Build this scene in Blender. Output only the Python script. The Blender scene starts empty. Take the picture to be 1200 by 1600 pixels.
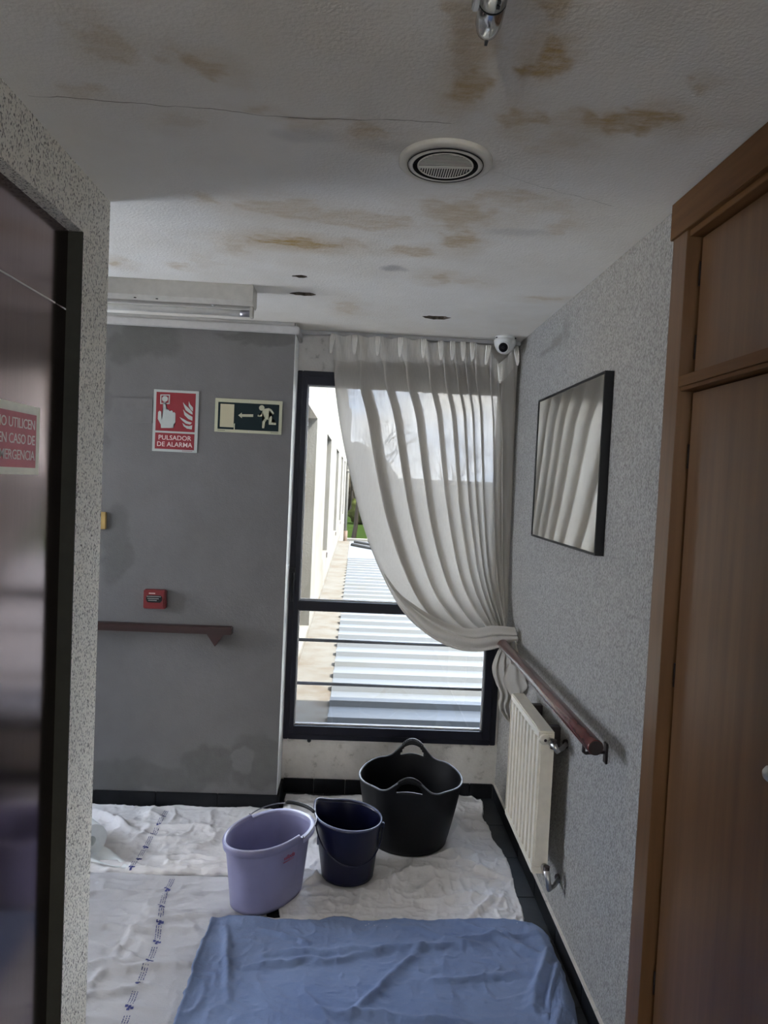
import bpy, bmesh, math, random
import numpy as np
from mathutils import Vector, Matrix
random.seed(7)
SC = bpy.context.scene
COL = SC.collection
PI = math.pi

# ------------------------------------------------------------------ camera
H_EYE = 1.65
YAW, PITCH, ROLL, FOCAL = .0386, .0413, .0467, 1110.0      # focal in pixels of the 1200x1600 frame
cam = bpy.data.cameras.new('camera')
cam_o = bpy.data.objects.new('camera', cam)
COL.objects.link(cam_o)
cam.sensor_fit = 'VERTICAL'
cam.sensor_height = 24.0
cam.lens = 24.0 * FOCAL / 1600.0
cam.clip_start = .02
cam.clip_end = 600
fwd = Vector((math.sin(YAW) * math.cos(PITCH), math.cos(YAW) * math.cos(PITCH), -math.sin(PITCH)))
rgt = Vector((math.cos(YAW), -math.sin(YAW), 0))
upv = rgt.cross(fwd)
r2 = math.cos(ROLL) * rgt + math.sin(ROLL) * upv
u2 = -math.sin(ROLL) * rgt + math.cos(ROLL) * upv
cam_o.matrix_world = Matrix((
    (r2.x, u2.x, -fwd.x, 0), (r2.y, u2.y, -fwd.y, 0), (r2.z, u2.z, -fwd.z, H_EYE), (0, 0, 0, 1)))
SC.camera = cam_o

# ------------------------------------------------------------------ sky, sun, exposure
SC.view_settings.view_transform = 'Standard'
SC.view_settings.look = 'None'
SC.view_settings.exposure = 1.55
SC.view_settings.gamma = 1.0
SC.view_settings.use_curve_mapping = False
SC.cycles.max_bounces = 12
SC.cycles.diffuse_bounces = 6
SC.cycles.transparent_max_bounces = 32
SC.cycles.use_denoising = True

world = bpy.data.worlds.new('sky')
SC.world = world
world.use_nodes = True
wn = world.node_tree
wn.nodes.clear()
w_out = wn.nodes.new('ShaderNodeOutputWorld')
w_bg = wn.nodes.new('ShaderNodeBackground')
w_tc = wn.nodes.new('ShaderNodeTexCoord')
w_no = wn.nodes.new('ShaderNodeTexNoise')
w_no.inputs['Scale'].default_value = 3.2
w_no.inputs['Detail'].default_value = 6
w_ra = wn.nodes.new('ShaderNodeValToRGB')
w_ra.color_ramp.elements[0].position = .36
w_ra.color_ramp.elements[0].color = (.42, .62, 1.0, 1)
w_ra.color_ramp.elements[1].position = .56
w_ra.color_ramp.elements[1].color = (1.0, .985, .955, 1)
w_mp = wn.nodes.new('ShaderNodeMapping')
w_mp.inputs['Scale'].default_value = (1, 1, 2.2)
wn.links.new(w_tc.outputs['Generated'], w_mp.inputs['Vector'])
wn.links.new(w_mp.outputs['Vector'], w_no.inputs['Vector'])
wn.links.new(w_no.outputs['Fac'], w_ra.inputs['Fac'])
wn.links.new(w_ra.outputs['Color'], w_bg.inputs['Color'])
wn.links.new(w_bg.outputs['Background'], w_out.inputs['Surface'])
w_bg.inputs['Strength'].default_value = 5.8

sun = bpy.data.lights.new('sun', 'SUN')
sun.energy = 10.5
sun.angle = math.radians(.6)
sun.color = (1.0, .95, .86)
sun_o = bpy.data.objects.new('sun', sun)
COL.objects.link(sun_o)
sun_o.location = (6, -2, 9)
sun_o.rotation_euler = Vector((-.72, .25, -1.0)).to_track_quat('-Z', 'Y').to_euler()

# daylight entering through the side-corridor window far to the left of the frame
day = bpy.data.lights.new('side_window_daylight', 'AREA')
day.shape = 'RECTANGLE'
day.size = 1.3
day.size_y = .9
day.energy = 4.2
day.color = (.80, .88, 1.0)
day_o = bpy.data.objects.new('side_window_daylight', day)
COL.objects.link(day_o)
day_o.location = (-3.17, 2.85, 1.5)
day_o.rotation_euler = (0, -PI / 2, 0)

# added uplight, unseen behind the viewer, to brighten the ceiling
lamp = bpy.data.lights.new('added_uplight', 'AREA')
lamp.shape = 'RECTANGLE'
lamp.size = .12
lamp.size_y = .34
lamp.energy = 11
lamp.color = (1.0, .96, .90)
lamp_o = bpy.data.objects.new('added_uplight', lamp)
COL.objects.link(lamp_o)
lamp_o.location = (-.729 + .085, -.9, 1.93)
lamp_o.rotation_euler = (PI, 0, 0)

# added fill light behind the viewer, set in a made-up end window
day2 = bpy.data.lights.new('added_end_fill', 'AREA')
day2.shape = 'RECTANGLE'
day2.size = .5
day2.size_y = 1.3
day2.energy = 5
day2.color = (.93, .96, 1.0)
end_fill_o = bpy.data.objects.new('added_end_fill', day2)
COL.objects.link(end_fill_o)
end_fill_o.location = (.50, -4.12, 1.5)
end_fill_o.rotation_euler = (PI / 2, 0, 0)

# ------------------------------------------------------------------ room measures (metres)
XR, D, H, XL, DL, YP = .8015, 3.696, 2.401, -.729, 3.487, 2.057
DOUT = 3.92                       # outside face of the window wall


# ------------------------------------------------------------------ noise in numpy
def _hash(ix, iy, seed):
    n = (ix.astype(np.int64) * 374761393 + iy.astype(np.int64) * 668265263 + seed * 974711) & 0x7fffffff
    n = ((n ^ (n >> 13)) * 1274126177) & 0x7fffffff
    return ((n ^ (n >> 16)) & 0xffff) / 65535.0


def vnoise(x, y, seed=0):
    x = np.asarray(x, float); y = np.asarray(y, float)
    ix, iy = np.floor(x), np.floor(y)
    fx, fy = x - ix, y - iy
    fx = fx * fx * fx * (fx * (fx * 6 - 15) + 10); fy = fy * fy * fy * (fy * (fy * 6 - 15) + 10)
    a, b = _hash(ix, iy, seed), _hash(ix + 1, iy, seed)
    c, d = _hash(ix, iy + 1, seed), _hash(ix + 1, iy + 1, seed)
    return (a * (1 - fx) + b * fx) * (1 - fy) + (c * (1 - fx) + d * fx) * fy


def fbm(x, y, seed=0, octv=4):
    s, a, t = 0, 1.0, 0
    for k in range(octv):
        s = s + a * vnoise(np.asarray(x) * 2 ** k + 13.7 * k, np.asarray(y) * 2 ** k + 7.3 * k, seed + k)
        t += a; a *= .5
    return s / t


def ridged(x, y, seed=0, octv=3, p=2.0):
    s, a, t = 0, 1.0, 0
    for k in range(octv):
        n = vnoise(np.asarray(x) * 2 ** k + 3.1 * k, np.asarray(y) * 2 ** k + 9.2 * k, seed + k)
        s = s + a * (1 - np.abs(2 * n - 1)) ** p
        t += a; a *= .5
    return s / t


def sstep(a, b, x):
    t = np.clip((x - a) / (b - a), 0, 1)
    return t * t * (3 - 2 * t)


# ------------------------------------------------------------------ materials
class NT:
    def __init__(s, name):
        s.m = bpy.data.materials.new(name); s.m.use_nodes = True
        s.t = s.m.node_tree; s.b = s.t.nodes['Principled BSDF']; s.out = s.t.nodes['Material Output']

    def n(s, kind, **kw):
        nd = s.t.nodes.new('ShaderNode' + kind)
        for k, v in kw.items():
            if k in ('operation', 'blend_type', 'data_type', 'attribute_name', 'feature', 'noise_dimensions', 'wave_type', 'bands_direction'):
                setattr(nd, k, v)
            else:
                nd.inputs[k].default_value = v
        return nd

    def l(s, a, b): s.t.links.new(a, b)

    def coord(s, scale=(1, 1, 1), rot=(0, 0, 0)):
        tc = s.n('TexCoord'); mp = s.n('Mapping'); mp.inputs['Scale'].default_value = scale
        mp.inputs['Rotation'].default_value = rot
        s.l(tc.outputs['Object'], mp.inputs['Vector']); return mp.outputs['Vector']

    def noise(s, vec, scale, detail=3, rough=.55):
        nd = s.n('TexNoise', Scale=scale, Detail=detail, Roughness=rough); s.l(vec, nd.inputs['Vector']); return nd.outputs['Fac']

    def ramp(s, fac, stops):
        r = s.n('ValToRGB'); e = r.color_ramp.elements
        while len(e) < len(stops): e.new(.5)
        for k, (p, c) in enumerate(stops):
            e[k].position = p; e[k].color = (*c, 1) if len(c) == 3 else c
        s.l(fac, r.inputs['Fac']); return r.outputs['Color']

    def mix(s, fac, a, b, mode='MIX'):
        nd = s.n('Mix', data_type='RGBA', blend_type=mode)
        for sock, v in ((nd.inputs['Factor'], fac), (nd.inputs['A'], a), (nd.inputs['B'], b)):
            pass
        ins = {'f': nd.inputs[0], 'a': nd.inputs[6], 'b': nd.inputs[7]}
        for k, v in (('f', fac), ('a', a), ('b', b)):
            if hasattr(v, 'is_linked'): s.l(v, ins[k])
            elif k == 'f': ins[k].default_value = v
            else: ins[k].default_value = (*v, 1)
        return nd.outputs[2]

    def math(s, op, a, b=None):
        nd = s.n('Math', operation=op)
        for k, v in enumerate((a, b)):
            if v is None: continue
            if hasattr(v, 'is_linked'): s.l(v, nd.inputs[k])
            else: nd.inputs[k].default_value = v
        return nd.outputs[0]

    def bump(s, h, strength=.3, dist=.01):
        nd = s.n('Bump', Strength=strength, Distance=dist); s.l(h, nd.inputs['Height']); s.l(nd.outputs['Normal'], s.b.inputs['Normal'])

    def set(s, **kw):
        for k, v in kw.items():
            k = k.replace('_', ' ')
            if hasattr(v, 'is_linked'): s.l(v, s.b.inputs[k])
            else: s.b.inputs[k].default_value = (*v, 1) if isinstance(v, tuple) and len(v) == 3 else v
        return s


def plain(name, col, rough=.5, metal=0.0, var=.06, scale=30, bump=0, ior=1.5, coat=0, spec=.5):
    """a painted / moulded surface: colour with a little grain and optional fine relief"""
    m = NT(name); v = m.coord()
    f = m.noise(v, scale, 4)
    a = tuple(max(0, c * (1 - var)) for c in col); b = tuple(min(1, c * (1 + var)) for c in col)
    m.set(Base_Color=m.ramp(f, [(.3, a), (.7, b)]), Roughness=rough, Metallic=metal, IOR=ior, Coat_Weight=coat, Specular_IOR_Level=spec)
    if bump: m.bump(m.noise(v, scale * 4, 3), bump, .004)
    return m.m


def spatter(name, light, dark, lo, hi, strength, scale=150):
    """rough spattered plaster with pitted relief"""
    m = NT(name); v = m.coord((1, 1, .62))
    f = m.noise(v, scale, 2, .5); g = m.noise(v, scale * .35, 3)
    h = m.math('ADD', m.math('MULTIPLY', f, .75), m.math('MULTIPLY', g, .25))
    big = m.noise(m.coord(), 2.2, 3)
    c = m.ramp(h, [(lo, dark), (hi, light)])  # darker flecks put the shade of the pits into the colour
    c = m.mix(m.math('MULTIPLY', big, .28), c, tuple(x * .72 for x in light))
    at = m.n('Attribute', attribute_name='stain')
    c = m.mix(at.outputs['Fac'], c, (.17, .165, .14))
    m.set(Base_Color=c, Roughness=.9)
    m.bump(m.ramp(h, [(lo - .03, (0, 0, 0)), (hi + .06, (1, 1, 1))]), strength, .005)
    return m.m


M = {}
M['spatter_right'] = spatter('spatter_plaster_grey', (.42, .405, .378), (.205, .196, .182), .38, .58, .55, 215)
M['spatter_left'] = spatter('spatter_plaster_pale', (.90, .865, .78), (.17, .16, .14), .39, .47, .6, 215)

m = NT('plaster_ceiling'); v = m.coord()
at = m.n('Attribute', attribute_name='stain'); ag = m.n('Attribute', attribute_name='grey')
st = m.noise(m.coord((9, 26, 1)), 2.2, 5, .65)
fac = m.math('MULTIPLY', at.outputs['Fac'], m.ramp(st, [(.3, (.45,) * 3), (.62, (1,) * 3)]))
base = m.ramp(m.noise(v, 3.0, 5), [(.3, (.77, .745, .70)), (.7, (.85, .83, .79))])
base = m.mix(m.math('MULTIPLY', m.ramp(m.noise(v, 1.3, 5, .6), [(.45, (0, 0, 0)), (.72, (1, 1, 1))]), .40), base, (.60, .52, .40))
c = m.mix(fac, base, (.44, .29, .10))
c = m.mix(ag.outputs['Fac'], c, (.36, .35, .34))
m.set(Base_Color=c, Roughness=.93)
m.bump(m.math('ADD', m.noise(v, 120, 3), m.math('MULTIPLY', m.noise(v, 18, 3), .8)), .35, .004)
M['ceiling'] = m.m

m = NT('plaster_damp'); v = m.coord()
at = m.n('Attribute', attribute_name='stain')
base = m.ramp(m.noise(v, 5, 5), [(.3, (0.146, 0.1394, 0.1353)), (.7, (0.1697, 0.1632, 0.1591))])
d = m.mix(m.noise(v, 22, 5), (0.1, 0.0976, 0.0918), (0.1378, 0.1345, 0.1279))
c = m.mix(at.outputs['Fac'], base, d)
m.set(Base_Color=c, Roughness=.92)
m.bump(m.math('ADD', m.noise(v, 170, 3), m.noise(v, 45, 3)), .28, .004)
M['damp'] = m.m

m = NT('plaster_sill'); v = m.coord()
c = m.ramp(m.noise(v, 16, 6, .7), [(.30, (.36, .34, .30)), (.42, (.64, .61, .56)), (.7, (.72, .69, .64))])
m.set(Base_Color=c, Roughness=.9); m.bump(m.noise(v, 90, 4), .4, .004)
M['sill_plaster'] = m.m
M['lit_reveal'] = plain('lit_reveal_paint', (.90, .90, .89), .8, bump=.1)
M['cornice'] = plain('cornice_paint', (.48, .47, .46), .7, bump=.08)
M['corridor'] = plain('corridor_plaster', (.40, .38, .35), .9, bump=.2)

m = NT('slate_tile'); v = m.coord()
c = m.ramp(m.noise(v, 9, 6, .7), [(.3, (.016, .018, .021)), (.62, (.034, .037, .041)), (.8, (.08, .08, .076))])
m.set(Base_Color=c, Roughness=.42); m.bump(m.noise(v, 40, 4), .15, .003)
M['slate'] = m.m
m = NT('slate_skirting'); v = m.coord()
c = m.ramp(m.noise(v, 12, 6, .7), [(.3, (.005, .0055, .007)), (.7, (.012, .013, .015)), (.85, (.05, .05, .048))])
m.set(Base_Color=c, Roughness=.5, Specular_IOR_Level=.2)
M['skirting'] = m.m
M['grout'] = plain('grout', (.16, .155, .145), .9)


def wood(name, dark, mid, light, rough, axis, scale=1.0, ior=1.5, coat=0.0, spec=.5):
    m = NT(name)
    sc = [22, 22, 22]; sc[axis] = 1.1
    v = m.coord(tuple(x * scale for x in sc))
    f = m.noise(v, 1.6, 6, .6)
    g = m.noise(m.coord(tuple(.12 * x for x in sc)), 1.5, 3)
    c = m.ramp(m.math('ADD', m.math('MULTIPLY', f, .7), m.math('MULTIPLY', g, .3)), [(.32, dark), (.5, mid), (.68, light)])
    m.set(Base_Color=c, Roughness=m.ramp(f, [(.3, (rough * .85,) * 3), (.7, (rough * 1.2,) * 3)]), IOR=ior, Coat_Weight=coat, Coat_Roughness=.30, Coat_IOR=1.7, Specular_IOR_Level=spec)
    m.bump(f, .03, .001)
    return m.m


M['oak_v'] = wood('brown_wood_vertical', (.105, .052, .022), (.138, .070, .031), (.170, .090, .041), .5, 2, coat=.75, spec=.0)
M['oak_h'] = wood('brown_wood_horizontal', (.090, .039, .013), (.135, .062, .022), (.175, .085, .032), .5, 1, coat=.4, spec=.0)
M['rail_wood'] = wood('red_brown_wood', (.016, .004, .004), (.028, .007, .0065), (.040, .011, .009), .4, 0)
M['rail_gloss'] = plain('red_brown_lacquer', (.085, .022, .020), .22, var=.25, scale=18, coat=.4)
M['dark_iron'] = plain('dark_iron', (.020, .012, .012), .45)

m = NT('lift_door_metal'); v = m.coord((60, 60, 1.2))
f = m.noise(v, 2, 3)
m.set(Base_Color=m.ramp(f, [(.3, (.20, .155, .155)), (.7, (.225, .172, .172))]), Metallic=1.0, Roughness=.15)
M['lift_door'] = m.m
M['chrome'] = plain('polished_chrome', (.62, .62, .61), .14, 1.0, .03)
M['steel'] = plain('brushed_steel', (.55, .54, .52), .35, 1.0, .08)
M['door_trim'] = plain('pale_metal_strip', (.75, .73, .70), .4, .6)
M['window_frame'] = plain('dark_blue_aluminium', (.0085, .009, .018), .45, var=.2, scale=12, spec=.3)
M['gasket'] = plain('pale_gasket', (.55, .55, .56), .6)
M['black_plastic'] = plain('black_plastic', (.006, .006, .007), .4, spec=.3)
M['cream_enamel'] = plain('cream_enamel', (.78, .73, .62), .32, var=.05)
M['fitting'] = plain('fluorescent_body_paint', (.50, .48, .44), .5, var=.08)
M['tube'] = plain('fluorescent_glass', (.72, .71, .69), .25)
M['tube_end'] = plain('tube_metal_end', (.32, .31, .34), .35, .8)
M['vent'] = plain('vent_plastic', (.68, .65, .57), .45, var=.05)
M['void_shade'] = plain('void_shade', (.012, .011, .010), .95)  # near-black colour stands in for the shade inside openings
M['raw_plaster'] = plain('broken_plaster_edge', (.16, .13, .10), .95, var=.4)
M['camera_white'] = plain('camera_white_plastic', (.62, .62, .60), .35)
M['lens'] = plain('dark_lens', (.008, .008, .010), .12)
M['red_plastic'] = plain('alarm_red_plastic', (.17, .009, .012), .4)
M['sign_red'] = plain('sign_red', (.235, .010, .018), .45, var=.03)
M['sign_red_pale'] = plain('faded_sign_red', (.62, .20, .22), .55, var=.06, spec=.1)
M['sign_white'] = plain('sign_white', (.43, .455, .43), .45, var=.02)
M['sign_pink'] = plain('sign_pale_lettering', (.72, .58, .55), .4, var=.02)
M['sign_pale'] = plain('sign_lift_lettering', (.92, .80, .77), .6, var=.02, spec=.1)
M['sign_glow'] = plain('sign_pale_yellow', (.47, .46, .32), .45, var=.03)
M['sign_door'] = plain('sign_door_yellow', (.50, .45, .30), .45, var=.03)
M['sign_dark'] = plain('sign_dark_green', (.003, .012, .015), .5, spec=.2)
M['sign_frame'] = plain('sign_beige_frame', (.86, .83, .68), .5, spec=.2)
M['panel_grey'] = plain('blank_cover_plate', (0.1558, 0.1492, 0.1443), .8, bump=.1)
M['switch'] = plain('yellowed_switch', (.42, .28, .09), .45)
M['rubber'] = plain('black_rubber', (.0022, .0024, .0036), .5, var=.2, spec=.3)
M['rubber_rim'] = plain('lit_rubber_rim', (.10, .11, .125), .38)  # rubber lightened in colour for the light caught on the rim edge
M['blue_plastic'] = plain('navy_plastic', (0.0031, 0.0045, 0.0252), .34, var=.1)
M['blue_rim'] = plain('navy_rim', (.10, .11, .18), .35)
M['lilac'] = plain('lilac_plastic', (0.2338, 0.2295, 0.374), .42, var=.07, scale=9)
M['lilac_rim'] = plain('lilac_rim', (.42, .42, .60), .35)
M['logo_red'] = plain('logo_red', (.40, .02, .05), .5)
M['wire'] = plain('handle_wire', (.25, .25, .27), .35, .8)
M['paper'] = plain('paper_white', (.88, .92, .93), .85, var=.03)
M['print_blue'] = plain('printed_blue', (.045, .055, .19), .8)


def cloth(name, a, b, weave=900, strength=.5):
    m = NT(name); v = m.coord()
    big = m.noise(v, 4, 4); c = m.ramp(big, [(.3, a), (.7, b)])
    m.set(Base_Color=c, Roughness=.92, Sheen_Weight=.15)
    m.bump(m.math('ADD', m.math('MULTIPLY', m.noise(v, weave, 1), .35), m.noise(m.coord((1, 1.6, 1)), 45, 5, .65)), strength, .010)
    return m.m


M['cloth_white'] = cloth('white_cotton_sheet', (0.4896, 0.486, 0.5112), (0.54, 0.5364, 0.558))
M['cloth_warm'] = cloth('warm_white_cotton_sheet', (.77, .745, .74), (.83, .81, .80))
M['cloth_blue'] = cloth('blue_cotton_sheet', (.150, .210, .375), (.195, .265, .44))

# sheer curtain: part see-through, part lit from behind
m = NT('sheer_voile')
v = m.coord((260, 260, 5)); slub = m.noise(v, 1.0, 3)
col = m.ramp(slub, [(.35, (0.32, 0.3, 0.268)), (.6, (0.392, 0.3704, 0.3344))])
tr = m.n('BsdfTranslucent'); df = m.n('BsdfDiffuse'); tp = m.n('BsdfTransparent')
m.l(col, tr.inputs['Color']); df.inputs['Color'].default_value = (.80, .76, .695, 1)
tp.inputs['Color'].default_value = (.97, .96, .94, 1)
m1 = m.n('MixShader'); m1.inputs[0].default_value = .42
m.l(tr.outputs[0], m1.inputs[1]); m.l(df.outputs[0], m1.inputs[2])
m2 = m.n('MixShader')
m.l(m.ramp(slub, [(.3, (.016,) * 3), (.6, (.036,) * 3)]), m2.inputs[0])
m.l(m1.outputs[0], m2.inputs[1]); m.l(tp.outputs[0], m2.inputs[2])
m.l(m2.outputs[0], m.out.inputs['Surface'])
M['voile'] = m.m
m = NT('voile_header')
col = m.ramp(m.noise(m.coord((200, 200, 8)), 1, 3), [(.35, (.52, .50, .455)), (.6, (.62, .595, .55))])
m.set(Base_Color=col, Roughness=.9)
M['voile_header'] = m.m
M['pleat'] = plain('pinch_pleat_cloth', (.80, .77, .71), .9)

m = NT('window_glass')
gl = m.n('BsdfGlossy', Roughness=.0); tp = m.n('BsdfTransparent'); fr = m.n('Fresnel', IOR=1.45)
tp.inputs['Color'].default_value = (.95, .96, .96, 1)
mx = m.n('MixShader'); m.l(fr.outputs[0], mx.inputs[0]); m.l(tp.outputs[0], mx.inputs[1]); m.l(gl.outputs[0], mx.inputs[2])
m.l(mx.outputs[0], m.out.inputs['Surface'])
M['glass'] = m.m
M['mirror'] = plain('silvery_glass_face', (.80, .80, .78), .03, 1.0, .01)

# outdoors
m = NT('facade_render'); v = m.coord()
c = m.ramp(m.noise(v, 1.6, 6, .65), [(.28, (0.082, 0.0754, 0.0623)), (.5, (0.1033, 0.0992, 0.0877)), (.7, (0.1082, 0.105, 0.0943))])
m.set(Base_Color=c, Roughness=.9, Specular_IOR_Level=0.0); m.bump(m.noise(v, 60, 4), .2, .01)
M['facade'] = m.m
m = NT('roof_sheet'); v = m.coord()
c = m.ramp(m.noise(m.coord((.5, 2, 1)), 2.0, 6, .6), [(.3, (0.0574, 0.059, 0.0558)), (.5, (0.0582, 0.0631, 0.0681)), (.7, (0.0599, 0.0672, 0.0738))])
m.set(Base_Color=c, Roughness=.6, Specular_IOR_Level=.1); M['roof'] = m.m
m = NT('gutter_mortar'); v = m.coord()
c = m.ramp(m.noise(v, 3.0, 6, .7), [(.32, (0.0607, 0.0508, 0.0394)), (.5, (0.0738, 0.0689, 0.0599)), (.7, (0.082, 0.0804, 0.0738))])
m.set(Base_Color=c, Roughness=.9, Specular_IOR_Level=0.0); M['gutter'] = m.m
M['ext_wall'] = plain('outside_render', (0.0656, 0.0615, 0.0533), .9, spec=0)
M['bar'] = plain('galvanised_bar', (.075, .077, .08), .45, .2)
m = NT('lawn'); v = m.coord()
c = m.ramp(m.noise(v, .5, 6, .7), [(.3, (0.0049, 0.009, 0.002)), (.6, (0.009, 0.0148, 0.0037)), (.8, (0.0139, 0.0189, 0.0057))])
m.set(Base_Color=c, Roughness=.95, Specular_IOR_Level=0.0); M['grass'] = m.m
M['bush'] = plain('bush_green', (0.0139, 0.0156, 0.0049), .9, var=.5, scale=2, spec=0)
M['bark'] = plain('bare_bark', (0.0148, 0.0127, 0.0103), .9, var=.3, scale=8, spec=0)
M['twig'] = plain('twig_brown', (0.0197, 0.0164, 0.0111), .9, var=.5, scale=1.5, spec=0)
M['far_white'] = plain('far_white_wall', (.052, .053, .055), .8, spec=0)
M['far_roof'] = plain('far_grey_roof', (.03, .031, .033), .8, spec=0)
M['rib_pale'] = plain('pale_roof_rib', (.105, .108, .112), .8, spec=0)
M['rust'] = plain('rusty_pipe_foot', (.035, .018, .008), .8, var=.3)


# ------------------------------------------------------------------ mesh helpers
class MB:
    def __init__(s): s.v = []; s.f = []; s.sm = []

    def add(s, vs, fs, smooth=False):
        o = len(s.v); s.v += [tuple(p) for p in vs]
        s.f += [tuple(i + o for i in f) for f in fs]; s.sm += [smooth] * len(fs); return s

    def box(s, x0, x1, y0, y1, z0, z1, bev=0.0):
        x0, x1 = min(x0, x1), max(x0, x1); y0, y1 = min(y0, y1), max(y0, y1); z0, z1 = min(z0, z1), max(z0, z1)
        if not bev:
            vs = [(x, y, z) for z in (z0, z1) for y in (y0, y1) for x in (x0, x1)]
            return s.add(vs, [(0, 2, 3, 1), (4, 5, 7, 6), (0, 1, 5, 4), (2, 6, 7, 3), (0, 4, 6, 2), (1, 3, 7, 5)])
        bm = bmesh.new(); bmesh.ops.create_cube(bm, size=1)
        for w in bm.verts:
            w.co = ((x0 + x1) / 2 + w.co.x * (x1 - x0), (y0 + y1) / 2 + w.co.y * (y1 - y0), (z0 + z1) / 2 + w.co.z * (z1 - z0))
        bmesh.ops.bevel(bm, geom=bm.edges[:], offset=bev, segments=2, affect='EDGES')
        return s.bm(bm)

    def bm(s, bm, smooth=False):
        bm.verts.ensure_lookup_table(); bm.verts.index_update()
        s.add([w.co[:] for w in bm.verts], [[w.index for w in f.verts] for f in bm.faces], smooth); bm.free(); return s

    def tube(s, pts, rad, n=12, caps=True, closed=False, smooth=True):
        pts = [Vector(p) for p in pts]; N = len(pts)
        rs = rad if isinstance(rad, (list, tuple)) else [rad] * N
        vs = []; prev = None
        for i, p in enumerate(pts):
            if closed: t = pts[(i + 1) % N] - pts[i - 1]
            else: t = pts[min(i + 1, N - 1)] - pts[max(i - 1, 0)]
            t.normalize()
            if prev is None:
                a = Vector((0, 0, 1)) if abs(t.z) < .9 else Vector((1, 0, 0))
                prev = t.cross(a).normalized()
            e1 = (prev - t * prev.dot(t)).normalized(); prev = e1; e2 = t.cross(e1)
            vs += [p + rs[i] * (math.cos(2 * PI * k / n) * e1 + math.sin(2 * PI * k / n) * e2) for k in range(n)]
        fs = []
        for i in range(N if closed else N - 1):
            j = (i + 1) % N
            fs += [(i * n + k, i * n + (k + 1) % n, j * n + (k + 1) % n, j * n + k) for k in range(n)]
        s.add(vs, fs, smooth)
        if caps and not closed:
            o = len(s.v) - len(vs)
            s.f += [tuple(o + k for k in range(n))[::-1], tuple(o + (N - 1) * n + k for k in range(n))]; s.sm += [False, False]
        return s

    def lathe(s, prof, n=48, c=(0, 0, 0), axis='z', smooth=True):
        vs = []
        for r, h in prof:
            for k in range(n):
                a = 2 * PI * k / n; p = (r * math.cos(a), r * math.sin(a), h)
                if axis == 'y': p = (p[0], p[2], p[1])
                if axis == 'x': p = (p[2], p[0], p[1])
                vs.append((c[0] + p[0], c[1] + p[1], c[2] + p[2]))
        fs = [(i * n + k, i * n + (k + 1) % n, (i + 1) * n + (k + 1) % n, (i + 1) * n + k) for i in range(len(prof) - 1) for k in range(n)]
        return s.add(vs, fs, smooth)

    def prism(s, pts2, axis, a, b):
        """polygon pts2 extruded from a to b along axis (0:x -> pts are y,z; 1:y -> x,z; 2:z -> x,y)"""
        bm = bmesh.new()

        def P(p, h): return (h, p[0], p[1]) if axis == 0 else (p[0], h, p[1]) if axis == 1 else (p[0], p[1], h)
        lo = [bm.verts.new(P(p, a)) for p in pts2]; hi = [bm.verts.new(P(p, b)) for p in pts2]
        n = len(pts2)
        f1 = bm.faces.new(lo); f2 = bm.faces.new(hi)
        for k in range(n): bm.faces.new((lo[k], lo[(k + 1) % n], hi[(k + 1) % n], hi[k]))
        bmesh.ops.triangulate(bm, faces=[f1, f2])
        bmesh.ops.recalc_face_normals(bm, faces=bm.faces[:])
        return s.bm(bm)

    def grid(s, P, smooth=True):
        """P: array (nv, nu, 3)"""
        nv, nu = P.shape[:2]
        vs = P.reshape(-1, 3).tolist()
        fs = [(j * nu + i, j * nu + i + 1, (j + 1) * nu + i + 1, (j + 1) * nu + i) for j in range(nv - 1) for i in range(nu - 1)]
        return s.add(vs, fs, smooth)

    def build(s, name, mat, parent=None, recalc=False):
        me = bpy.data.meshes.new(name); me.from_pydata(s.v, [], s.f)
        me.polygons.foreach_set('use_smooth', s.sm)
        if mat: me.materials.append(mat)
        if recalc:
            bm = bmesh.new(); bm.from_mesh(me); bmesh.ops.recalc_face_normals(bm, faces=bm.faces[:]); bm.to_mesh(me); bm.free()
        me.update()
        o = bpy.data.objects.new(name, me); COL.objects.link(o)
        if parent: put(o, parent)
        return o


def put(o, parent):
    """parent without moving: geometry is modelled in world space, things sit at a base point"""
    o.parent = parent
    o.matrix_parent_inverse = Matrix.Translation(parent.location).inverted() if parent.parent is None else parent.matrix_parent_inverse.copy()
    if parent.parent is not None: o.matrix_parent_inverse = Matrix.Identity(4); 
    return o


def thing(name, label, cat, loc=(0, 0, 0), group=None):
    o = bpy.data.objects.new(name, None); COL.objects.link(o); o.location = loc
    o.empty_display_size = .05
    o['label'] = label; o['category'] = cat
    if group: o['group'] = group
    return o


def tag(o, label, cat, group=None):
    o['label'] = label; o['category'] = cat
    if group: o['group'] = group
    return o


def struct(o):
    o['kind'] = 'structure'; return o


def root(name, loc=(0, 0, 0)):
    o = bpy.data.objects.new(name, None); COL.objects.link(o); o.location = loc; o['kind'] = 'structure'; return o


def attr(o, name, vals):
    a = o.data.attributes.new(name, 'FLOAT', 'POINT'); a.data.foreach_set('value', np.asarray(vals, np.float32))


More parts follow.
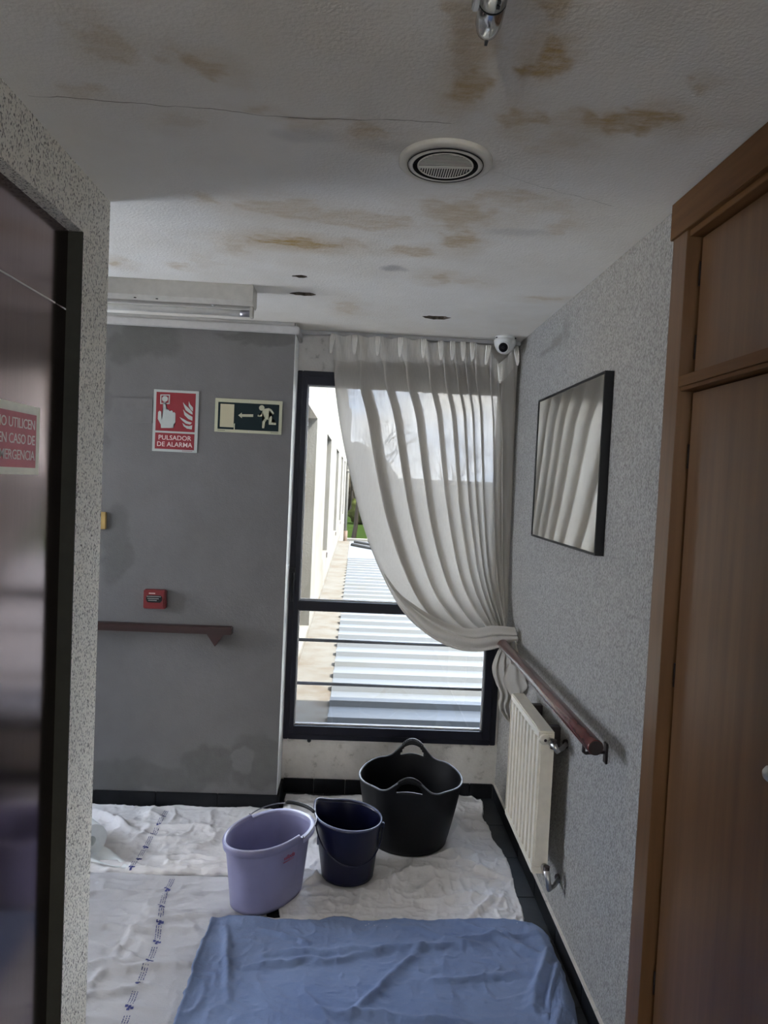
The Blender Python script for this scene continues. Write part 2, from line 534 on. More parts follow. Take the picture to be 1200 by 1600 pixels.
def text_obj(name, body, size, mat, parent, loc, ex, ey, extrude=.0004, align='CENTER', shear=0.0, spacing=1.0, weight=.004):
    """flat lettering as a mesh; ex = reading direction, ey = up direction of the letters"""
    cu = bpy.data.curves.new(name, 'FONT'); cu.body = body; cu.size = size; cu.align_x = align; cu.align_y = 'CENTER'
    cu.extrude = extrude; cu.shear = shear; cu.space_character = spacing; cu.resolution_u = 3; cu.offset = size * weight
    tmp = bpy.data.objects.new(name, cu); COL.objects.link(tmp)
    bpy.context.view_layer.update()
    me = bpy.data.meshes.new_from_object(tmp.evaluated_get(bpy.context.evaluated_depsgraph_get()))
    bpy.data.objects.remove(tmp); bpy.data.curves.remove(cu)
    me.name = name; me.materials.clear(); me.materials.append(mat)
    ex = Vector(ex).normalized(); ey = Vector(ey).normalized(); ez = ex.cross(ey)
    Mx = Matrix(((ex.x, ey.x, ez.x, loc[0]), (ex.y, ey.y, ez.y, loc[1]), (ex.z, ey.z, ez.z, loc[2]), (0, 0, 0, 1)))
    me.transform(Mx)
    o = bpy.data.objects.new(name, me); COL.objects.link(o)
    if parent: put(o, parent)
    return o


def poly_lerp(pts, t):
    """points along a polyline, t in 0..1 by index"""
    pts = np.asarray(pts, float); n = len(pts) - 1
    x = np.clip(np.asarray(t, float), 0, 1) * n
    return np.stack([np.interp(x, np.arange(n + 1), pts[:, k]) for k in range(pts.shape[1])], -1)


def smooth_poly(pts, n, it=3):
    """Catmull-Rom resampling by arc length"""
    p = [np.asarray(q, float) for q in pts]; p = [2 * p[0] - p[1]] + p + [2 * p[-1] - p[-2]]
    out = []
    for i in range(1, len(p) - 2):
        for t in np.linspace(0, 1, 16, endpoint=False):
            a, b, c, d = p[i - 1], p[i], p[i + 1], p[i + 2]
            out.append(.5 * (2 * b + (c - a) * t + (2 * a - 5 * b + 4 * c - d) * t * t + (3 * b - a - 3 * c + d) * t ** 3))
    out.append(p[-2]); out = np.array(out)
    s = np.r_[0, np.cumsum(np.linalg.norm(np.diff(out, axis=0), axis=1))]
    x = np.linspace(0, s[-1], n)
    return np.stack([np.interp(x, s, out[:, k]) for k in range(out.shape[1])], -1)


# ================================================================== STRUCTURE
def blobs(px, py, table, warp, wscale, soft):
    """soft-edged irregular patches: table of (cx, cy, rx, ry, strength)"""
    wx = px + warp * (fbm(px * wscale, py * wscale, 5, 4) - .5) * 2
    wy = py + warp * (fbm(px * wscale + 40, py * wscale + 11, 9, 4) - .5) * 2
    out = np.zeros_like(px); sub = np.zeros_like(px)
    for cx, cy, rx, ry, s in table:
        d = np.sqrt(((wx - cx) / rx) ** 2 + ((wy - cy) / ry) ** 2)
        k = 1 - sstep(1 - soft, 1 + soft, d)
        if s > 0: out = np.maximum(out, k * s)
        else: sub = np.maximum(sub, k * -s)
    return np.clip(out - sub, 0, 1)


# ---- ceiling, with damp staining and three broken-through holes
STAINS = [(.293,1.248,.030,.072,.9),(.155,1.22,.032,.101,.55),(.176,1.351,.024,.078,.8),(.263,1.12,.024,.029,.7),(.509,1.444,.105,.032,.85),
 (.41,1.462,.076,.035,.4),(.305,1.463,.036,.046,.7),(.411,1.558,.067,.058,.3),(.578,1.302,.02,.02,.5),(-.019,1.579,.053,.041,.6),(-.142,1.548,.041,.028,.3),
 (-.489,1.302,.04,.056,.45),(-.31,1.354,.034,.03,.6),(-.37,1.316,.029,.02,.3),(-.571,1.477,.04,.025,.3),(-.417,1.571,.042,.034,.25),(-.249,1.497,.033,.021,.4),
 (-.247,2.025,.135,.068,.5),(-.033,2.087,.165,.073,.5),(-.236,2.304,.153,.057,1.),(-.432,2.382,.039,.096,.4),(-.063,2.285,.061,.05,.5),(.251,1.991,.104,.107,.6),
 (.281,2.195,.048,.088,.7),(.332,1.859,.097,.041,.5),(.133,2.324,.081,.045,.6),(.545,2.015,.035,.069,.4),(.191,1.932,.067,.063,.5),(.463,1.911,.082,.044,.3),
 (.27,2.608,.046,.057,.6),(.379,2.628,.057,.041,.3),(.699,2.804,.084,.028,.45),(-.087,3.118,.042,.118,.4),(-.902,2.642,.034,.049,.6),(-.454,1.999,.032,.033,.5),
 (-.682,2.638,.029,.033,.4),(-.578,2.581,.059,.096,.2)]
GREYS = [(.085, 2.52, .045, .03, .7), (.43, 2.10, .09, .03, .3), (.10, 1.62, .12, .03, .3), (-.15, 1.60, .06, .03, .3)]
cx0, cx1, cy0, cy1, cs = -1.60, XR, .30, D, .0125
nu, nv = int(round((cx1 - cx0) / cs)) + 1, int(round((cy1 - cy0) / cs)) + 1
gx, gy = np.meshgrid(np.linspace(cx0, cx1, nu), np.linspace(cy0, cy1, nv))
P = np.stack([gx, gy, np.full_like(gx, H)], -1)
b = MB().grid(P, False)
nmain = nu * nv
b.box(-3.2, cx0, YP - .3, DL + .1, H, H + .02); b.box(-3.2, 1.2, -4.2, cy0, H, H + .02)
ceil = struct(b.build('ceiling', M['ceiling']))
fx, fy = gx.ravel(), gy.ravel()
tail0 = np.zeros(len(b.v) - nmain)
HOLES = [((-.247, 2.688), .026, .020, 3), ((-.258, 2.935), .046, .030, 5), ((.318, 3.215), .058, .040, 9)]
bm = bmesh.new(); bm.from_mesh(ceil.data)
rims = []
for (hx, hy), rx, ry, sd in HOLES:
    kill = [f for f in bm.faces if abs(f.calc_center_median().x - hx) < rx + .02 and abs(f.calc_center_median().y - hy) < ry + .02 and abs(f.calc_center_median().z - H) < 1e-4]
    bmesh.ops.delete(bm, geom=kill, context='FACES')
    edge = [e for e in bm.edges if len(e.link_faces) == 1 and all(abs(w.co.x - hx) < rx + .06 and abs(w.co.y - hy) < ry + .06 for w in e.verts)]
    rr = random.Random(sd); ring = []
    for k in range(22):
        a = 2 * PI * k / 22; q = rr.uniform(.62, 1.1)
        ring.append(bm.verts.new((hx + rx * q * math.cos(a) * (1 + .25 * math.cos(2 * a)), hy + ry * q * math.sin(a), H)))
    es = [bm.edges.new((ring[k], ring[(k + 1) % 22])) for k in range(22)]
    bmesh.ops.triangle_fill(bm, edges=edge + es, use_beauty=True)
    # the fill also closes the hole itself: reopen it
    inner = [f for f in bm.faces if all(w in ring for w in f.verts)]
    bmesh.ops.delete(bm, geom=inner, context='FACES_ONLY')
    rims.append([w.co.copy() for w in ring])
bm.to_mesh(ceil.data); bm.free()
co = np.empty(len(ceil.data.vertices) * 3); ceil.data.vertices.foreach_get('co', co); co = co.reshape(-1, 3)
stain = blobs(co[:, 0], co[:, 1], STAINS, .050, 20, .32)
wash = blobs(co[:, 0], co[:, 1], [(a, q, c * 1.7, d * 1.7, e * .42) for a, q, c, d, e in STAINS], .05, 9, .6)
attr(ceil, 'stain', np.maximum(stain, wash))
attr(ceil, 'grey', blobs(co[:, 0], co[:, 1], GREYS, .02, 20, .5))
for ring in rims:                                  # broken plaster edge running up to a shade-coloured backing
    n = len(ring); bb = MB()
    vs = [p[:] for p in ring] + [(p.x, p.y, H + .025) for p in ring]
    bb.add(vs, [(k, (k + 1) % n, n + (k + 1) % n, n + k) for k in range(n)])
    bb.build('hole_edge', M['raw_plaster'], ceil)
    c = sum(ring, Vector()) / n
    MB().box(c.x - .10, c.x + .10, c.y - .09, c.y + .09, H + .025, H + .035).build('hole_backing', M['void_shade'], ceil)
for pts, w in (([(-.703,1.505),(-.618,1.499),(-.466,1.507),(-.336,1.508),(-.167,1.525),(.02,1.505),(.16,1.503)], .0007),
               ([(.287,1.713),(.411,1.775),(.638,1.87)], .0004)):
    sp = smooth_poly(pts, 60); q = np.repeat(sp[None], 2, 0)
    jit = (fbm(sp[:, 0] * 40, sp[:, 1] * 40, 3) - .5) * .012
    ww = w * (.4 + 1.2 * vnoise(sp[:, 0] * 25, sp[:, 0] * 0, 8))
    P = np.stack([np.stack([sp[:, 0], sp[:, 1] + jit + sgn * ww, np.full(len(sp), H - .0006)], -1) for sgn in (1, -1)])
    MB().grid(P).build('crack', M['raw_plaster'], ceil)
# roof of the building above (closes the room to the sky and throws the eave shadow outside)
struct(MB().box(-3.6, 7.0, -4.4, DOUT + .05, H + .04, 2.86).build('trim_1', M['ext_wall']))

# ---- floor: slate tiles on a bed
floor = struct(MB().box(-3.2, 1.2, -4.2, DOUT, -.12, -.008).build('floor', M['grout']))
tile_me = None
for i in range(8):
    for j in range(9):
        x1 = XR - .004 - i * .302; y1 = D - .004 - j * .302
        if tile_me is None:
            o = MB().box(-.1495, .1495, -.1495, .1495, -.012, 0, .0015).build('floor_tile', M['slate'], floor); tile_me = o.data
        else:
            o = bpy.data.objects.new('floor_tile', tile_me); COL.objects.link(o); put(o, floor)
        o.location = (x1 - .151, y1 - .151, 0)

# ---- right wall (spattered plaster), thin and gridded so the smear can sit on it
yy, zz = np.meshgrid(np.linspace(1.80, D, 100), np.linspace(0, H, 121))
P = np.stack([np.full_like(yy, XR), yy, zz], -1)[:, ::-1]
b = MB().grid(P, False); n0 = len(b.v)
b.box(XR + .001, XR + .25, 1.80, DOUT, -.1, H + .04)
b.box(.88, XR + .25, .30, 1.80, -.1, H + .04); b.box(XR, XR + .25, -4.2, .30, -.1, H + .04)
wr = struct(b.build('wall_right', M['spatter_right']))
sm = blobs(P[..., 1].ravel(), P[..., 2].ravel(), [(3.11, 2.26, .14, .016, .6), (2.961, 2.267, .096, .028, .6), (2.829, 2.292, .05, .05, .4)], .02, 9, .4)
attr(wr, 'stain', np.r_[sm, np.zeros(len(b.v) - n0)])

# ---- back wall to the left of the window, damp-stained
DAMP = [(-1.028,2.31,.128,.122,1),(-1.168,2.232,.097,.076,1),(-.461,2.316,.123,.037,1),(-.54,2.346,.184,.018,1),(-1.154,1.292,.077,.181,.75),(-1.235,1.938,.036,.215,.6),
        (-1.128,.138,.187,.103,.8),(-.661,.2,.126,.103,.9),(-.426,.24,.142,.136,.9),(-.909,.128,.251,.064,.8),(-.502,.238,.044,.058,-1.6)]
xx, zz = np.meshgrid(np.linspace(-1.5, -.334, 160), np.linspace(0, H, 300))
P = np.stack([xx, np.full_like(xx, DL), zz], -1)
b = MB().grid(P, False); n0 = len(b.v)
b.box(-3.4, -.3345, DL + .001, DOUT, -.1, H + .04)
wb = struct(b.build('wall_back', M['damp']))
k = blobs(xx.ravel(), zz.ravel(), DAMP, .055, 9, .16)
attr(wb, 'stain', np.r_[k, np.zeros(len(b.v) - n0)])
struct(MB().box(-.3343, -.3325, DL + .0, D, .075, H).build('trim_2', M['lit_reveal']))   # reveal face coloured pale for the window light grazing it

# ---- window wall
WX0, WX1, WZ0, WZ1 = -.3325, .788, .285, 2.205
b = MB()
b.box(-.3345, XR + .2, D, DOUT, -.1, WZ0); b.box(-.3345, XR + .2, D, DOUT, WZ1, H + .04)
b.box(WX1, XR + .2, D, DOUT, WZ0, WZ1)
struct(b.build('wall_window', M['sill_plaster']))
struct(MB().box(XR + .1, 7.0, D, DOUT, -3, H + .04).build('wall_outside_right', M['ext_wall']))
struct(MB().box(-3.6, -.34, DOUT - .03, DOUT, -3, H + .04).build('wall_outside_left', M['ext_wall']))
struct(MB().box(-.34, 7.0, DOUT - .01, DOUT, -3, -.1).build('wall_outside_below', M['ext_wall']))

# ---- left wall with the lift opening
XD = -.766                                     # face of the lift door
b = MB()
b.box(-2.2, XL, 1.874, YP, -.1, H + .04)       # end of the wall, the pier
b.box(-2.2, XL, -1.0, 1.874, 2.253, H + .04)   # above the opening
b.box(-2.2, XL, -4.2, .55, -.1, H + .04)
struct(b.build('wall_left', M['spatter_left']))
struct(MB().box(-3.4, -2.0, YP - .25, YP, -.1, H + .04).build('wall_side_front', M['corridor']))
b = MB(); b.box(-3.4, .2, -4.4, -4.2, -.1, H + .04); b.box(.8, 1.2, -4.4, -4.2, -.1, H + .04); b.box(.2, .8, -4.4, -4.2, -.1, .8); b.box(.2, .8, -4.4, -4.2, 2.2, H + .04)
struct(b.build('wall_behind', M['corridor']))
b = MB()
for x0, x1, z0, z1 in ((.2, .8, .8, .85), (.2, .8, 2.15, 2.2), (.2, .25, .85, 2.15), (.75, .8, .85, 2.15)): b.box(x0, x1, -4.3, -4.24, z0, z1)
struct(b.build('added_window_3', M['window_frame']))  # made-up frame around the added fill light behind the viewer
b = MB(); b.box(-3.4, -3.2, YP - .2, 2.28, -.1, H); b.box(-3.4, -3.2, 3.28, DL + .1, -.1, H)
b.box(-3.4, -3.2, 2.28, 3.28, -.1, .78); b.box(-3.4, -3.2, 2.28, 3.28, 2.12, H + .04)
struct(b.build('wall_side_end', M['corridor']))
b = MB()
for y0, y1, z0, z1 in ((2.28, 3.28, .78, .82), (2.28, 3.28, 2.08, 2.12), (2.28, 2.32, .82, 2.08), (3.24, 3.28, .82, 2.08)): b.box(-3.3, -3.24, y0, y1, z0, z1)
struct(b.build('window_2', M['window_frame']))

# lift door
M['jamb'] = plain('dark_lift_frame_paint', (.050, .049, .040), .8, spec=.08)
dr = root('door_1', (XD, 1.1, 0))
MB().box(XD - .03, XD, .55, 1.874, 0, 2.053).build('door_panel', M['lift_door'], dr)
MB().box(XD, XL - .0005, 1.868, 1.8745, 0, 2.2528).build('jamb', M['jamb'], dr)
MB().box(XD - .03, XD, .55, 1.874, 2.057, 2.253).build('header_panel', M['lift_door'], dr)
MB().box(XD - .02, XD + .0015, .55, 1.80, 2.0535, 2.0565).build('metal_strip', M['door_trim'], dr)

# ---- cornice along the back wall and around the reveal
b = MB().box(-3.2, -.316, DL - .018, DL, 2.345, 2.383, .004)
b.box(-.3325, -.316, DL, D, 2.345, 2.383, .003)
struct(b.build('trim_3', M['cornice']))
struct(MB().box(-3.2, -.34, DL - .006, DL, 2.385, 2.3995).build('trim_4', M['cornice']))

# ---- skirting tiles
def skirting(name, pts, axis, length, h=.075, th=.012):
    r = root(name, (pts[0][0], pts[0][1], 0))
    return r
sk = root('baseboard_back', (-.9, DL, 0))
for k in range(6):
    x1 = -.3225 - k * .302; MB().box(max(x1 - .300, -2), x1, DL - .012, DL, 0, .075, .002).build('skirting_tile', M['skirting'], sk)
MB().box(-.3325, -.3205, DL - .012, D - .012, 0, .075, .002).build('skirting_tile', M['skirting'], sk)
sk = root('baseboard_window', (.2, D, 0))
xs = [-.3205, -.16, .005, .17, .335, .5, .665, XR - .0125]
for a, c in zip(xs, xs[1:]): MB().box(a, c - .002, D - .012, D, 0, .075, .002).build('skirting_tile', M['skirting'], sk)
sk = root('baseboard_right', (XR, 2.8, 0))
y1 = D
while y1 > .6:
    MB().box(XR - .012, XR, max(y1 - .300, .4), y1, 0, .072, .002).build('skirting_tile', M['skirting'], sk); y1 -= .302
MB().box(XR - .0115, XR, 1.84, D - .012, .0725, .0765).build('caulk_line', M['sill_plaster'], sk)

# ================================================================== WINDOW
wd = root('window_1', ((WX0 + WX1) / 2, D, WZ0))
wf = M['window_frame']
FY0, FY1 = D - .012, D + .055
def member(name, x0, x1, z0, z1, y0=FY0, y1=FY1): return MB().box(x0, x1, y0, y1, z0, z1, .003).build(name, wf, wd)
member('frame_side', WX0, WX0 + .026, WZ0, WZ1); member('frame_side', WX1 - .03, WX1, WZ0, WZ1)
member('frame_top', WX0 + .026, WX1 - .03, WZ1 - .028, WZ1); member('frame_bottom', WX0 + .026, WX1 - .03, WZ0, WZ0 + .03)
SX0, SX1, SZ0, SZ1 = WX0 + .028, WX1 - .033, WZ0 + .032, WZ1 - .030
SY0, SY1 = D - .026, D + .045
PX0, PX1, PZ0, PZ1 = -.279, .713, .361, 2.134
member('sash_side', SX0, PX0, SZ0, SZ1, SY0, SY1); member('sash_side', PX1, SX1, SZ0, SZ1, SY0, SY1)
member('sash_top', PX0, PX1, PZ1, SZ1, SY0, SY1); member('sash_bottom', PX0, PX1, SZ0, PZ0, SY0, SY1)
member('transom', PX0, PX1, .969, 1.020, SY0, SY1)
for z0, z1 in ((PZ0, .969), (1.020, PZ1)):
    p = MB().box(PX0 - .004, PX1 + .004, D + .012, D + .016, z0 - .004, z1 + .004).build('pane', M['glass'], wd)
    g = MB()
    e = .007
    g.box(PX0, PX0 + e, D + .001, D + .0115, z0, z1); g.box(PX1 - e, PX1, D + .001, D + .0115, z0, z1)
    g.box(PX0 + e, PX1 - e, D + .001, D + .0115, z0, z0 + e); g.box(PX0 + e, PX1 - e, D + .001, D + .0115, z1 - e, z1)
    g.build('gasket', M['gasket'], wd)
hd = MB().box(-.330, -.300, D - .040, D - .026, 1.125, 1.19, .003).build('handle', M['black_plastic'], wd)
MB().tube([(-.312, D - .038, 1.165), (-.312, D - .066, 1.160), (-.311, D - .074, 1.14), (-.311, D - .074, 1.07), (-.311, D - .066, 1.02)], [.007, .008, .008, .008, .006], 10).build('handle_lever', M['black_plastic'], wd)
for z in (.771, .531):
    MB().tube([(-.40, DOUT - .05, z), (.9, DOUT - .05, z)], .009, 10).build('guard_bar', M['bar'], wd)
MB().box(-.3325, .788, D + .055, DOUT + .03, WZ0 - .04, WZ0 - .002).build('outer_sill', M['facade'], wd)
o = MB().box(-.205, -.185, D - .006, D, .268, .286, .004).build('drain_plug', M['black_plastic'], wd)

# ================================================================== OBJECTS: ceiling
# round ceiling diffuser
vc = (.1692, 1.672)
t = thing('ceiling_vent', 'round cream ceiling air vent with half horizontal, half slanted slots', 'vent', (*vc, H))
MB().lathe([(.108, H), (.108, H - .009), (.104, H - .0115), (.088, H - .0125), (.0872, H - .0110), (.0858, H - .0110), (.085, H - .0135), (.0765, H - .0150), (.0755, H - .0142)], 64, (*vc, 0)).build('outer_ring', M['vent'], t)
MB().lathe([(.0756, H - .0140), (.0756, H - .001)], 64, (*vc, 0)).build('recess_shade', M['void_shade'], t)  # inner wall coloured dark for the shade in the ring gap
for rr_ in (.0872,): MB().lathe([(rr_ + .0007, H - .0122), (rr_, H - .0146), (rr_ - .0007, H - .0122)], 64, (*vc, 0)).build('groove_shade', M['void_shade'], t)  # dark ring colours in the shade of the groove
MB().lathe([(0.0, H - .001), (.0755, H - .001)], 48, (*vc, 0)).build('backing', M['void_shade'], t)
MB().lathe([(.0650, H - .0128), (.0650, H - .0138), (.0642, H - .0145), (.0622, H - .0145), (.0614, H - .0138), (.0614, H - .0128)], 64, (*vc, 0)).build('inner_ring', M['vent'], t)
ang = math.radians(-6)
ca, sa = math.cos(ang), math.sin(ang)
def vent_bar(x0, y0, x1, y1, w, name='slat', z=H - .0135, th=.0010):
    d = Vector((x1 - x0, y1 - y0, 0)).normalized(); n = Vector((-d.y, d.x, 0)) * w / 2
    vs = []
    for px, py in ((x0, y0), (x1, y1)):
        for sgn in (1, -1):
            for zz_ in (z, z + th):
                X, Y = px + sgn * n.x, py + sgn * n.y
                vs.append((vc[0] + ca * X - sa * Y, vc[1] + sa * X + ca * Y, zz_))
    fs = [(0, 1, 3, 2), (4, 6, 7, 5), (0, 4, 5, 1), (2, 3, 7, 6), (0, 2, 6, 4), (1, 5, 7, 3)]
    return MB().add(vs, fs).build(name, M['vent'], t)
vent_bar(-.061, .004, .061, .004, .012, 'centre_bar', H - .0142)
for k in range(9):                                   # near half: fine bars across
    yv = -.0065 - k * .0060; w = math.sqrt(max(.0612 ** 2 - yv ** 2, 0)); vent_bar(-w, yv, w, yv, .0030, th=.0004)
for k in range(21):                                  # far half: slanted bars
    xv = -.058 + k * .0058
    w = math.sqrt(max(.0608 ** 2 - xv ** 2, 1e-6))
    if w < .014: continue
    vent_bar(xv, .0095, xv - .006 * (w / .06), max(w, .012), .0028)

# chrome spotlight above the viewer
t = thing('ceiling_spotlight', 'chrome cylindrical spotlight hanging from the ceiling at top edge', 'spotlight', (.160, 1.02, H))
ax0, ax1 = Vector((.158, .93, H - .036)), Vector((.171, 1.150, H - .036))
d = (ax1 - ax0)
prof = [(0, .016), (.02, .021), (.62, .021), (.63, .0195), (.645, .0195), (.655, .021), (.86, .0205), (.94, .017), (.985, .010), (1.0, .003)]
MB().tube([ax0 + d * a for a, _ in prof], [r for _, r in prof], 28).build('barrel', M['chrome'], t)
MB().box(ax1.x - .0022, ax1.x + .0022, ax1.y - .012, ax1.y + .0015, H - .052, H - .036).build('tip_slot', M['black_plastic'], t)
MB().tube([ax0 + d * .632, ax0 + d * .643], .0207, 28).build('seam_ring', M['black_plastic'], t)
for k in range(5):
    p = ax0 + d * (.36 + .05 * k)
    MB().box(p.x + .004, p.x + .009, p.y - .004, p.y + .003, H - .0572, H - .0555).build('stamped_mark', M['black_plastic'], t)
MB().box(.137, .147, 1.03, 1.085, H - .045, H - .002, .002).build('bracket', M['steel'], t)
MB().box(.130, .200, .94, 1.06, H - .016, H, .002).build('mounting_plate', M['steel'], t)

# fluorescent batten
t = thing('fluorescent_fitting', 'unlit cream fluorescent batten fixed to ceiling above the alarm sign', 'light fitting', (-1.1, 2.87, H))
FX1 = -.448
MB().prism([(2.842, H), (2.842, H - .062), (2.862, H - .078), (2.93, H - .078), (2.95, H - .062), (2.95, H)], 0, -1.67, FX1).build('body', M['fitting'], t)
MB().prism([(2.840, H), (2.840, H - .063), (2.862, H - .0795), (2.93, H - .0795), (2.952, H - .063), (2.952, H)], 0, FX1, FX1 + .003).build('end_cap', M['fitting'], t)
MB().box(FX1 - .012, FX1 + .002, 2.868, 2.90, H - .122, H - .078, .003).build('lamp_holder', M['fitting'], t)
MB().tube([(-1.66, 2.884, H - .104), (FX1 - .05, 2.884, H - .104)], .0135, 16).build('tube', M['tube'], t)
MB().tube([(FX1 - .05, 2.884, H - .104), (FX1 - .014, 2.884, H - .104)], .0137, 16).build('tube_end', M['tube_end'], t)
for x in (-.905, -.820): MB().lathe([(0, -.002), (.005, -.002), (.005, 0)], 12, (x, 2.8525, H - .0715), 'z').build('screw_hole', M['void_shade'], t)
MB().tube([(-.61, 2.868, H - .079), (-.60, 2.868, H - .086), (-.59, 2.868, H - .079)], .002, 6).build('spring_clip', M['steel'], t)

# made-up bowl around the added uplight behind the viewer
t = thing('added_uplighter', 'added pale half-bowl uplighter, unseen behind the viewer, brightening the ceiling', 'light fitting', (-.729, -.9, 1.84))
b = MB(); b.box(-.729, -.722, -1.09, -.71, 1.82, 1.93); b.box(-.722, -.560, -1.09, -1.085, 1.84, 1.93); b.box(-.722, -.560, -.715, -.71, 1.84, 1.93)
b.box(-.565, -.560, -1.085, -.715, 1.84, 1.93); b.box(-.722, -.565, -1.085, -.715, 1.84, 1.846)
b.build('bowl', M['camera_white'], t)

# dome camera
dc = (.700, 3.545)
t = thing('dome_camera', 'small white dome camera on ceiling in front of curtain corner', 'camera', (*dc, H))
MB().lathe([(.0, H), (.050, H), (.051, H - .006), (.049, H - .009), (.0495, H - .012), (.054, H - .014), (.056, H - .022), (.052, H - .040), (.044, H - .058), (.034, H - .072), (.018, H - .082), (0, H - .085)], 40, (*dc, 0)).build('housing', M['camera_white'], t)
ld = Vector((-.35, -1, -.35)).normalized(); lc = Vector((*dc, H - .044))
MB().tube([lc + ld * .022, lc + ld * .052, lc + ld * .056], [.031, .029, .026], 32).build('eyeball', M['camera_white'], t)
MB().tube([lc + ld * .0555, lc + ld * .058], [.0235, .021], 32).build('lens_window', M['lens'], t)
MB().tube([lc + ld * .0575, lc + ld * .060], [.008, .006], 20).build('lens', M['black_plastic'], t)
for sgn in (-1, 1): MB().lathe([(0, -.0005), (.005, -.0005), (.005, .004), (0, .004)], 12, (dc[0] + sgn * .046, dc[1] - .020, H - .010)).build('screw', M['black_plastic'], t)

# ================================================================== OBJECTS: back wall
Y0 = DL
def wall_poly(pts, name, mat, parent, ya, yb): return MB().prism(pts, 1, ya, yb).build(name, mat, parent)

# fire alarm sign (A4)
s = .216 / 352
sx, sz = -1.001, 2.048
def S1(p, q): return (sx + (p - 103) * s, sz - (q - 142 - .045 * (p - 103)) * s)
t = thing('alarm_sign', 'red and white manual fire alarm sign with hand and flames', 'sign', ((sx + .108), Y0, sz - .291))
MB().box(sx, sx + .216, Y0 - .004, Y0, sz - .297, sz, .001).build('plate', M['sign_white'], t)
MB().box(sx + .013, sx + .201, Y0 - .0046, Y0 - .004, sz - .198, sz - .012).build('red_field', M['sign_red'], t)
MB().box(sx + .013, sx + .201, Y0 - .0046, Y0 - .004, sz - .285, sz - .207).build('red_field', M['sign_red'], t)
yb, ya = Y0 - .0046, Y0 - .0054
for a, c in ((155, 163), (221, 229)): wall_poly([S1(a, 184), S1(c, 184), S1(c, 258), S1(a, 258)], 'button_frame', M['sign_white'], t, ya, yb)
for a, c in ((184, 192), (250, 258)): wall_poly([S1(163, a), S1(221, a), S1(221, c), S1(163, c)], 'button_frame', M['sign_white'], t, ya, yb)
wall_poly([S1(191 + 23 * math.cos(k * PI / 12), 218 + 23 * math.sin(k * PI / 12)) for k in range(24)], 'button_disc', M['sign_white'], t, ya, yb)
hand = [(178, 252), (184, 244), (196, 244), (201, 252), (203, 305), (212, 298), (226, 304), (231, 316), (243, 308), (253, 313), (256, 326), (266, 322), (277, 332), (278, 400), (264, 418), (264, 446), (168, 446), (166, 420), (141, 375), (142, 322), (152, 311), (165, 318), (169, 368), (177, 372)]
wall_poly([S1(*p) for p in hand], 'pointing_hand', M['sign_white'], t, ya, yb)
flames = [[(332, 243), (350, 265), (378, 290), (408, 322), (410, 340), (388, 330), (356, 306), (342, 275)], [(377, 236), (390, 262), (411, 285), (412, 316), (395, 302), (378, 272)],
          [(336, 300), (356, 325), (386, 345), (410, 358), (410, 388), (378, 374), (348, 345)], [(310, 360), (340, 375), (372, 393), (408, 404), (394, 418), (360, 410), (330, 386)],
          [(333, 406), (360, 427), (386, 431), (411, 424), (408, 457), (370, 450), (345, 432)]]
for fl in flames: wall_poly([S1(*p) for p in fl], 'flame', M['sign_white'], t, ya, yb)
text_obj('lettering', 'PULSADOR', .0315, M['sign_pink'], t, (sx + .107, Y0 - .0048, sz - .2305), (1, 0, 0), (0, 0, 1))
text_obj('lettering', 'DE ALARMA', .0315, M['sign_pink'], t, (sx + .107, Y0 - .0048, sz - .2625), (1, 0, 0), (0, 0, 1))
for k in range(9): MB().box(sx + .145 + k * .0056, sx + .1485 + k * .0056, Y0 - .0045, Y0 - .004, sz - .292, sz - .289).build('maker_mark', M['sign_red'], t)

# emergency exit sign
s2 = .324 / 518
gx0, gz0 = -.706, 2.021
def S2(p, q): return (gx0 + (p - 585) * s2, gz0 - (q - 208 - .037 * (p - 585)) * s2)
t = thing('exit_sign', 'pale yellow and dark green emergency exit sign with running figure', 'sign', (gx0 + .162, Y0, gz0 - .16))
MB().box(gx0, gx0 + .324, Y0 - .004, Y0, gz0 - .162, gz0, .001).build('plate', M['sign_glow'], t)
MB().box(gx0 + .015, gx0 + .309, Y0 - .0046, Y0 - .004, gz0 - .148, gz0 - .018).build('dark_field', M['sign_dark'], t)
ya, yb = Y0 - .0056, Y0 - .0046
MB().box(gx0 + .026, gx0 + .092, ya, yb, gz0 - .138, gz0 - .027).build('door_symbol', M['sign_door'], t)
wall_poly([S2(734, 455), S2(734, 408), S2(738, 402), S2(742, 404), S2(742, 455)], 'door_edge', M['sign_glow'], t, ya, yb)
wall_poly([S2(*p) for p in ((765, 340), (792, 319), (790, 331), (880, 331), (880, 351), (790, 351), (794, 362))], 'arrow', M['sign_glow'], t, ya, yb)
wall_poly([S2(944 + 21 * math.cos(k * PI / 10), 281 + 21 * math.sin(k * PI / 10)) for k in range(20)], 'figure_head', M['sign_glow'], t, ya, yb)
body = [(965, 288), (1000, 282), (1020, 292), (1041, 322), (1032, 331), (1020, 318), (1008, 303), (998, 305), (1012, 328), (1026, 350), (1022, 393), (1058, 395), (1058, 411), (1003, 409), (1000, 374), (986, 370), (972, 395), (969, 438), (952, 437), (952, 390), (972, 362), (955, 345), (950, 348), (914, 348), (914, 334), (942, 334), (948, 308)]
wall_poly([S2(*p) for p in body], 'running_figure', M['sign_glow'], t, ya, yb)
for x in (gx0 + .168, gx0 + .170): pass
for z in (gz0 - .008, gz0 - .155): MB().lathe([(0, -.0046), (.003, -.0046), (.003, -.004)], 10, (gx0 + .166, Y0, z), 'y').build('screw', M['steel'], t)
